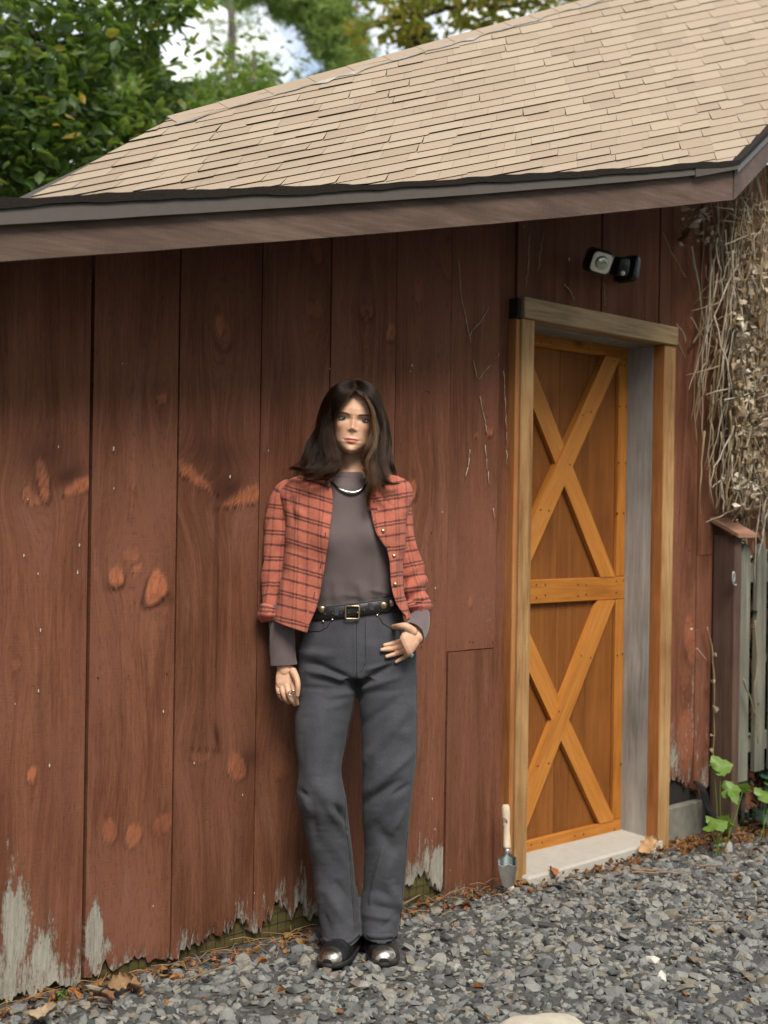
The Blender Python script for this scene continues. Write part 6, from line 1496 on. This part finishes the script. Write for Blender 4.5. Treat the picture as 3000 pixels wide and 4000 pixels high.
# ---- rings and necklace
def ringband(c, ax, r, t, nm, lb, flat=False):
    th = np.linspace(0, 2*np.pi, 22); ax = np.asarray(ax, float); ax /= np.linalg.norm(ax); a = np.cross(ax, [0, 1., .1]); a /= np.linalg.norm(a); b = np.cross(ax, a)
    P = c+r*np.cos(th)[:, None]*a+r*np.sin(th)[:, None]*b
    o = MB().tube(PB(P), t, 6).build(nm, SILVER, person, True); 
    if lb: o['label'] = lb
    return o
ringband(A4(203, 1124, 4.041), (A4(205, 1140, 4.041)-A4(192, 1100, 4.041)), .0085, .0022, 'finger_ring', 'plain wide silver ring on the small finger')
ringband(A4(292, 1118, 4.021), (A4(300, 1170, 4.021)-A4(280, 1110, 4.021)), .0098, .0015, 'finger_ring', 'silver ring shaped like an open loop'); 
th = np.linspace(0, 2*np.pi, 20); c = A4(306, 1116, 4.008); MB().tube(PB(c+np.stack([.0105*np.cos(th), -.002-0*th, .0058*np.sin(th)+.002*np.cos(th)], -1)), .0014, 6).build('finger_ring', SILVER, person, True)
c = rh(1292, 698, .024); MB().tube(PB(c+np.stack([.0075*np.cos(th), 0*th, .0092*np.sin(th)], -1)), .0021, 7).build('finger_ring', SILVER, person, True)
ringband(rh(1290, 672, .010), (1, 0, -.25), .0098, .0014, 'finger_ring', None)
c = rh(1342, 796, .020); MB().lathe([(.006, -.004), (.0075, 0), (.006, .004), (.002, .006)], tuple(c-fp), (-.3, -1, .2), 14).build('finger_ring', plain('pearl_silver', (.72, .70, .64), .25, .6), person, True)
NKP = [c3(632,985), c3(640,1030), c3(660,1070), c3(690,1105), c3(730,1133), c3(775,1152), c3(820,1160), c3(862,1158), c3(900,1143), c3(930,1112), c3(948,1075), c3(955,1030), c3(945,990), c3(925,955)]
P = snapline(TB, NKP, 40, .007); 
for _ in range(5): P[1:-1, 1] = (P[:-2, 1]+2*P[1:-1, 1]+P[2:, 1])/4
nr = np.interp(np.linspace(0, 1, 40), [0, .12, .3, .5, .7, .85, 1], [.0018, .0026, .0042, .0062, .0044, .0026, .0012])
nk = MB().tube(PB(P), nr, 10).build('necklace', SILVER, person, True)
# ---- boots
BOOT = plain('black_boot_leather', (.012, .012, .013), .36, 0, .3, 220, .35); SOLE = plain('black_sole', (.014, .013, .012), .7, 0, .3, 90, .3); CAPM = plain('worn_pewter_cap', (.44, .41, .36), .3, 1., .25, 60, .1)
def boot(cx, ytoe, yaw, lab):
    tip = gp(cx, ytoe, .012); M_ = Matrix.Translation(Vector(tip-fp)) @ Matrix.Rotation(yaw, 4, 'Z')
    vs = np.array([0, .006, .018, .04, .07, .11, .15, .20, .25, .275, .285]); w = np.array([.014, .026, .036, .0445, .049, .0475, .042, .038, .036, .03, .018]); h = np.array([.026, .037, .045, .050, .056, .070, .09, .10, .10, .10, .09])
    def tr(V): return [tuple(M_ @ Vector(v)) for v in V]
    def shell(v0, v1, m, off, n=32):
        R_ = []
        for v in np.linspace(v0, v1, m):
            ww, hh_ = np.interp(v, vs, w)+off, np.interp(v, vs, h)+off; th = np.linspace(0, 2*np.pi, n, endpoint=False)
            x = ww*sgnpow(np.cos(th), .9); s = np.sin(th); zz_ = np.where(s > 0, .016+(hh_-.016)*sgnpow(s, .95), .016+.006*s)
            crs = .0022*np.sin(v*230+np.cos(th)*1.5)*np.clip(1-abs(v-.095)/.04, 0, 1)*(s > .2)
            R_.append(np.stack([x, np.full(n, v), zz_+crs], -1))
        return loft(R_)
    V, Fs = shell(.0, .284, 40, 0.); o = put('boot', mesh('boot', tr(V), Fs, BOOT, True), person); o['label'] = lab
    R_ = [np.stack([(.037+.0*k)*np.cos(np.linspace(0, 6.283, 32, endpoint=False)), .205+.06*np.sin(np.linspace(0, 6.283, 32, endpoint=False)), np.full(32, z_)], -1) for k, z_ in enumerate((.06, .085, .105, .118))]
    V, Fs = loft(R_); put('boot_shaft', mesh('boot_shaft', tr(V), Fs, BOOT, True), o)
    # metal toe cap: the front of the shell, cut back in a curve
    R_ = []; n = 30
    for k in range(12):
        f = k/11; row = []
        for i in range(n+1):
            th = math.pi*i/n; lim = .020+.024*math.sin(th)**2; v = lim*f
            ww, hh_ = np.interp(v, vs, w)+.0016, np.interp(v, vs, h)+.0016
            row.append((ww*float(sgnpow(np.cos(th), .9)), v-.0012, .016+(hh_-.016)*float(sgnpow(np.sin(th), .95))))
        R_.append(np.array(row))
    V, Fs = loft(R_, False, False); put('toe_cap', mesh('toe_cap', tr(V), Fs, CAPM, True), o)
    R_ = []; ol = []
    for i in range(44):
        a = 2*math.pi*i/44; v = .1425-.149*math.cos(a); ww = np.interp(v, vs, w, left=.012, right=.015)+.0045
        ol.append((math.copysign(ww, math.sin(a)) if abs(math.sin(a)) > .02 else 0, v-.002))
    for z_, k in ((0, .97), (.004, 1), (.011, 1), (.015, .975)): R_.append(np.array([(x*k, .14+(y-.14)*k, z_) for x, y in ol]))
    V, Fs = loft(R_); put('sole', mesh('sole', tr(V), Fs, SOLE, True), o)
    return o
boot(1280, 3782, -.30, 'black boot pointing a little to the left'); boot(1499, 3777, .04, 'black boot pointing straight forward')
# ---- hair
def hairmat(name, curves=True):
    g = G(name); t = g.attr('tint'); r = g.n('HairInfo').outputs['Random'] if curves else g.noise(g.mp(g.oc(), (130, 130, 6)), 1, 3)
    c = g.ramp(t, [(0, (.0065, .0031, .0016)), (.4, (.017, .0080, .0038)), (.7, (.07, .033, .014)), (1, (.24, .12, .052))])
    c = g.n('HueSaturation', {'Color': c, 'Value': g.mr(r, 0, 1, .6, 1.5)}).outputs[0]
    if curves:
        h = g.n('BsdfHairPrincipled', {'Color': c, 'Roughness': .26, 'Radial Roughness': .45, 'IOR': 1.28}); g.t.links.new(h.outputs[0], g.out.inputs[0]); return g.m
    return g.done(c, .34, spec=.55)
HAIRM = hairmat('brown_hair'); HAIRB = hairmat('hair_mass', False)
LI = [(1385,1500,4.02),(1384,1526,4.005),(1362,1548,4.00),(1328,1590,4.0),(1307,1635,4.01),(1297,1675,4.02),(1300,1716,4.02),(1313,1764,4.015),(1318,1810,3.99),(1298,1848,3.98),(1258,1870,3.985),(1212,1872,3.99)]
LO = [(1384,1480,4.08),(1345,1487,4.08),(1305,1508,4.08),(1270,1552,4.10),(1247,1612,4.13),(1241,1662,4.14),(1231,1700,4.14),(1205,1744,4.13),(1181,1789,4.11),(1160,1818,4.09),(1143,1833,4.08),(1128,1838,4.075)]
RI = [(1387,1500,4.02),(1390,1526,4.005),(1418,1548,4.0),(1443,1580,4.0),(1456,1617,4.0),(1460,1671,4.01),(1452,1716,4.01),(1440,1762,4.0),(1433,1810,3.99),(1452,1870,3.985),(1442,1975,3.975)]
RO_ = [(1388,1480,4.08),(1430,1487,4.08),(1470,1525,4.08),(1495,1581,4.10),(1508,1640,4.13),(1515,1700,4.15),(1517,1760,4.15),(1525,1815,4.13),(1540,1845,4.10),(1550,1860,4.09),(1556,1872,4.08)]
r = np.random.default_rng(99)
def strands(gi, go, count, seed, side, depth_back=.07):
    r = np.random.default_rng(seed); gi, go = np.array(gi, float), np.array(go, float); m = 26; out = []; tin = []
    A, B = interp_rows(gi, m), interp_rows(go, m)
    ncl = 70; cf = r.uniform(0, 1, ncl); cb = r.uniform(0, 1, ncl)**1.5; cph = r.uniform(0, 6.28, ncl); clen = 1-.24*r.uniform(0, 1, ncl)**2; camp = r.uniform(.5, 1.4, ncl)
    for s in range(count):
        k = r.integers(ncl); f0_, bk_ = cf[k], np.clip(cb[k]+r.normal(0, .05), 0, 1); f = np.clip(f0_+r.normal(0, .040)*np.interp(np.linspace(0, 1, m), [0, .45, 1], [1.2, 1., .12]), -.01, 1.0)[:, None]; f1 = float(np.mean(f))
        L = clen[k]*r.uniform(.94, 1.); u = np.linspace(0, L*(m-1), m); i0 = np.minimum(u.astype(int), m-2); fr_ = (u-i0)[:, None]
        a = A[i0]*(1-fr_)+A[i0+1]*fr_; b = B[i0]*(1-fr_)+B[i0+1]*fr_
        ff = np.clip(f, 0, 1)**np.interp(np.linspace(0, 1, m), [0, .3, 1], [.75, .9, 1.])[:, None]
        p = a+(b-a)*ff; t = np.linspace(0, 1, m)
        # volume: middle strands bulge to the front, others go behind
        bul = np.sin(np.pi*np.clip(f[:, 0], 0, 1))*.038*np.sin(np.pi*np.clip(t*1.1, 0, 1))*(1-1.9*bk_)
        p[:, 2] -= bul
        wv = np.clip((t-.36)/.45, 0, 1)
        p[:, 0] += side*wv*camp[k]*(18*np.sin(cph[k]*.40+t*11)+3*np.sin(t*23+cph[k]*2)); p[:, 1] += wv*6*np.sin(cph[k]*2+t*8)
        p[:, 2] += wv*.010*np.cos(cph[k]+t*9)+.03*bk_*wv
        j = r.normal(0, 1.6, 2); p[:, 0] += j[0]*np.sin(t*3)*1.4+r.normal(0, .5); p[:, 1] += j[1]*t*2
        P = np.array([at(*q) for q in p]); out.append(P)
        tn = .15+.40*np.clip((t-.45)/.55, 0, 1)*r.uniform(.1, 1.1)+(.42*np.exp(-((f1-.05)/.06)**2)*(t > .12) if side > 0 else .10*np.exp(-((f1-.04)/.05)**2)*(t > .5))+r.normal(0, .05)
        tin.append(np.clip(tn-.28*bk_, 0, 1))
    return out, tin
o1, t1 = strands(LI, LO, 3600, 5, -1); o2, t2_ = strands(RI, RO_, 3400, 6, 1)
def lock(g_, count, seed, spread, tint, tip=.15):
    r = np.random.default_rng(seed); A = interp_rows(np.array(g_, float), 26); t = np.linspace(0, 1, 26)
    for s in range(count):
        p = A.copy(); a, b = r.normal(0, 1, 2); k = np.interp(t, [0, .35, .6, 1], [.1, .9, 1., tip]); p[:, 0] += a*spread*k; p[:, 1] += b*spread*.5*k; p[:, 2] += r.normal(0, .006)*k
        p[:, 0] += 9*np.sin(t*13+r.uniform(0, 1.3))*t; p[:, 2] += .008*np.cos(t*13)*t; L = r.uniform(.82, 1); u = t*L*25; i0 = np.minimum(u.astype(int), 24); f = (u-i0)[:, None]; p = p[i0]*(1-f)+p[i0+1]*f
        o1.append(np.array([at(*q) for q in p])); t1.append(np.clip(tint*np.interp(t, [0, .3, 1], [.5, .8, 1.])+r.normal(0, .08), 0, 1))
lock([(1400,1512,4.035),(1448,1590,4.02),(1466,1680,4.01),(1447,1750,3.985),(1438,1805,3.98),(1450,1860,3.975),(1456,1910,3.97),(1442,1955,3.97),(1434,1994,3.97)], 320, 31, 9, .62)
lock([(1390,1512,4.03),(1426,1550,4.0),(1456,1600,3.995),(1464,1670,3.995),(1456,1740,3.985),(1437,1800,3.975),(1447,1850,3.97),(1462,1890,3.97)], 110, 32, 4, .85, .4)
lock([(1372,1512,4.03),(1310,1580,4.02),(1282,1660,4.02),(1288,1730,4.01),(1298,1785,3.995),(1296,1822,3.98),(1250,1852,3.975),(1205,1858,3.98),(1166,1842,4.0)], 240, 33, 12, .42)
lock([(1340,1520,4.06),(1282,1610,4.06),(1272,1700,4.045),(1270,1780,4.02),(1240,1826,4.01),(1196,1838,4.01),(1150,1828,4.03),(1126,1838,4.05)], 220, 34, 12, .36)
lock([(1420,1510,4.06),(1478,1600,4.05),(1488,1700,4.035),(1480,1790,4.01),(1490,1846,4.0),(1508,1878,4.0),(1532,1890,4.005),(1556,1888,4.02)], 220, 35, 13, .42)
lock([(1410,1512,4.05),(1468,1600,4.035),(1476,1720,4.02),(1466,1810,3.995),(1474,1880,3.985),(1500,1930,3.985),(1540,1985,3.99)], 60, 36, 8, .55, .6)
# crown: strands from the part falling back over the skull
allS = o1+o2; allT = t1+t2_
# a few loose flyaways
for k in range(90):
    src = allS[r.integers(len(allS))].copy(); j = np.cumsum(r.normal(0, .0011, (len(src), 3)), 0); allS.append(src+j+np.linspace(0, 1, len(src))[:, None]*r.normal(0, .012, 3)*np.array([1, .4, .7])); allT.append(np.full(len(src), .55))
mS_ = 26
hairme = MB()
# solid mass below the strands so that the wall does not show through
def mass(gi, go, shrink):
    A, B = interp_rows(np.array(gi, float), 40), interp_rows(np.array(go, float), 40); R_ = []
    for a, b in zip(A, B):
        c = (a+b)/2; hx = np.array([b[0]-a[0], b[1]-a[1]])/2*shrink; th = np.linspace(0, 2*np.pi, 20, endpoint=False); row = []
        for t in th: row.append(at(c[0]+hx[0]*math.cos(t), c[1]+hx[1]*math.cos(t), c[2]+(b[2]-a[2])/2*math.cos(t)*shrink+.030+.024*math.sin(t)))
        R_.append(np.array(row))
    return loft(R_[3:31])
mv, mf = mass(LI, LO, .80); mv2, mf2 = mass(RI, RO_, .80)
# scalp: the skull a little enlarged, cut away at the face
SC = []
for z in np.linspace(108, -80, 60):
    k = lambda A: np.interp(-z, -ZS, A); w, f, b = k(WS)+6, k(FS)+5, k(BS)+8; c, s = sgnpow(np.cos(th_ := np.linspace(0, 2*np.pi, 72, endpoint=False)), .9), sgnpow(np.sin(th_), .9)
    SC.append(np.stack([w*c, np.where(s < 0, s*f, s*b), np.full(72, z)], -1))
SCv, SCf = loft([hw(a*.001) for a in SC]); SCh = hinv(SCv)*1000
hl_ = lambda q: (q[:, 1] > -30) | (q[:, 2] > 85+.0*q[:, 0]-.0095*q[:, 0]**2*1.6) 
okv = hl_(SCh); SCf = [f for f in SCf if len(f) > 4 or all(okv[i] for i in f)]
SCf = [f for f in SCf if len(f) <= 4 or f[0] > 70*0+60]
for v, f in ((mv, mf), (mv2, mf2), (SCv, [q for q in SCf if len(q) == 4])): hairme.add(PB(v), f)
hair = put('hair', mesh('hair', hairme.V, hairme.F, HAIRB, True, {'tint': [.22]*len(hairme.V)}), person)
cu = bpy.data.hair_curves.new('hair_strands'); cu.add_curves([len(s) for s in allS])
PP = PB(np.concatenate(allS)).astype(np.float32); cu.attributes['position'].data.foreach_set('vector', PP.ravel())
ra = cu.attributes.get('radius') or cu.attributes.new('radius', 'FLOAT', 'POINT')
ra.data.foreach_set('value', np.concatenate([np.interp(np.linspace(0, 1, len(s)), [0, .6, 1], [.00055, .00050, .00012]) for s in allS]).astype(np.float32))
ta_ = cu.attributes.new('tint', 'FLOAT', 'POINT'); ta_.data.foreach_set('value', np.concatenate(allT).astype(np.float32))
cu.materials.append(HAIRM); ho = bpy.data.objects.new('hair_strands', cu); COL.objects.link(ho); ho.parent = hair; ho['kind'] = 'stuff'
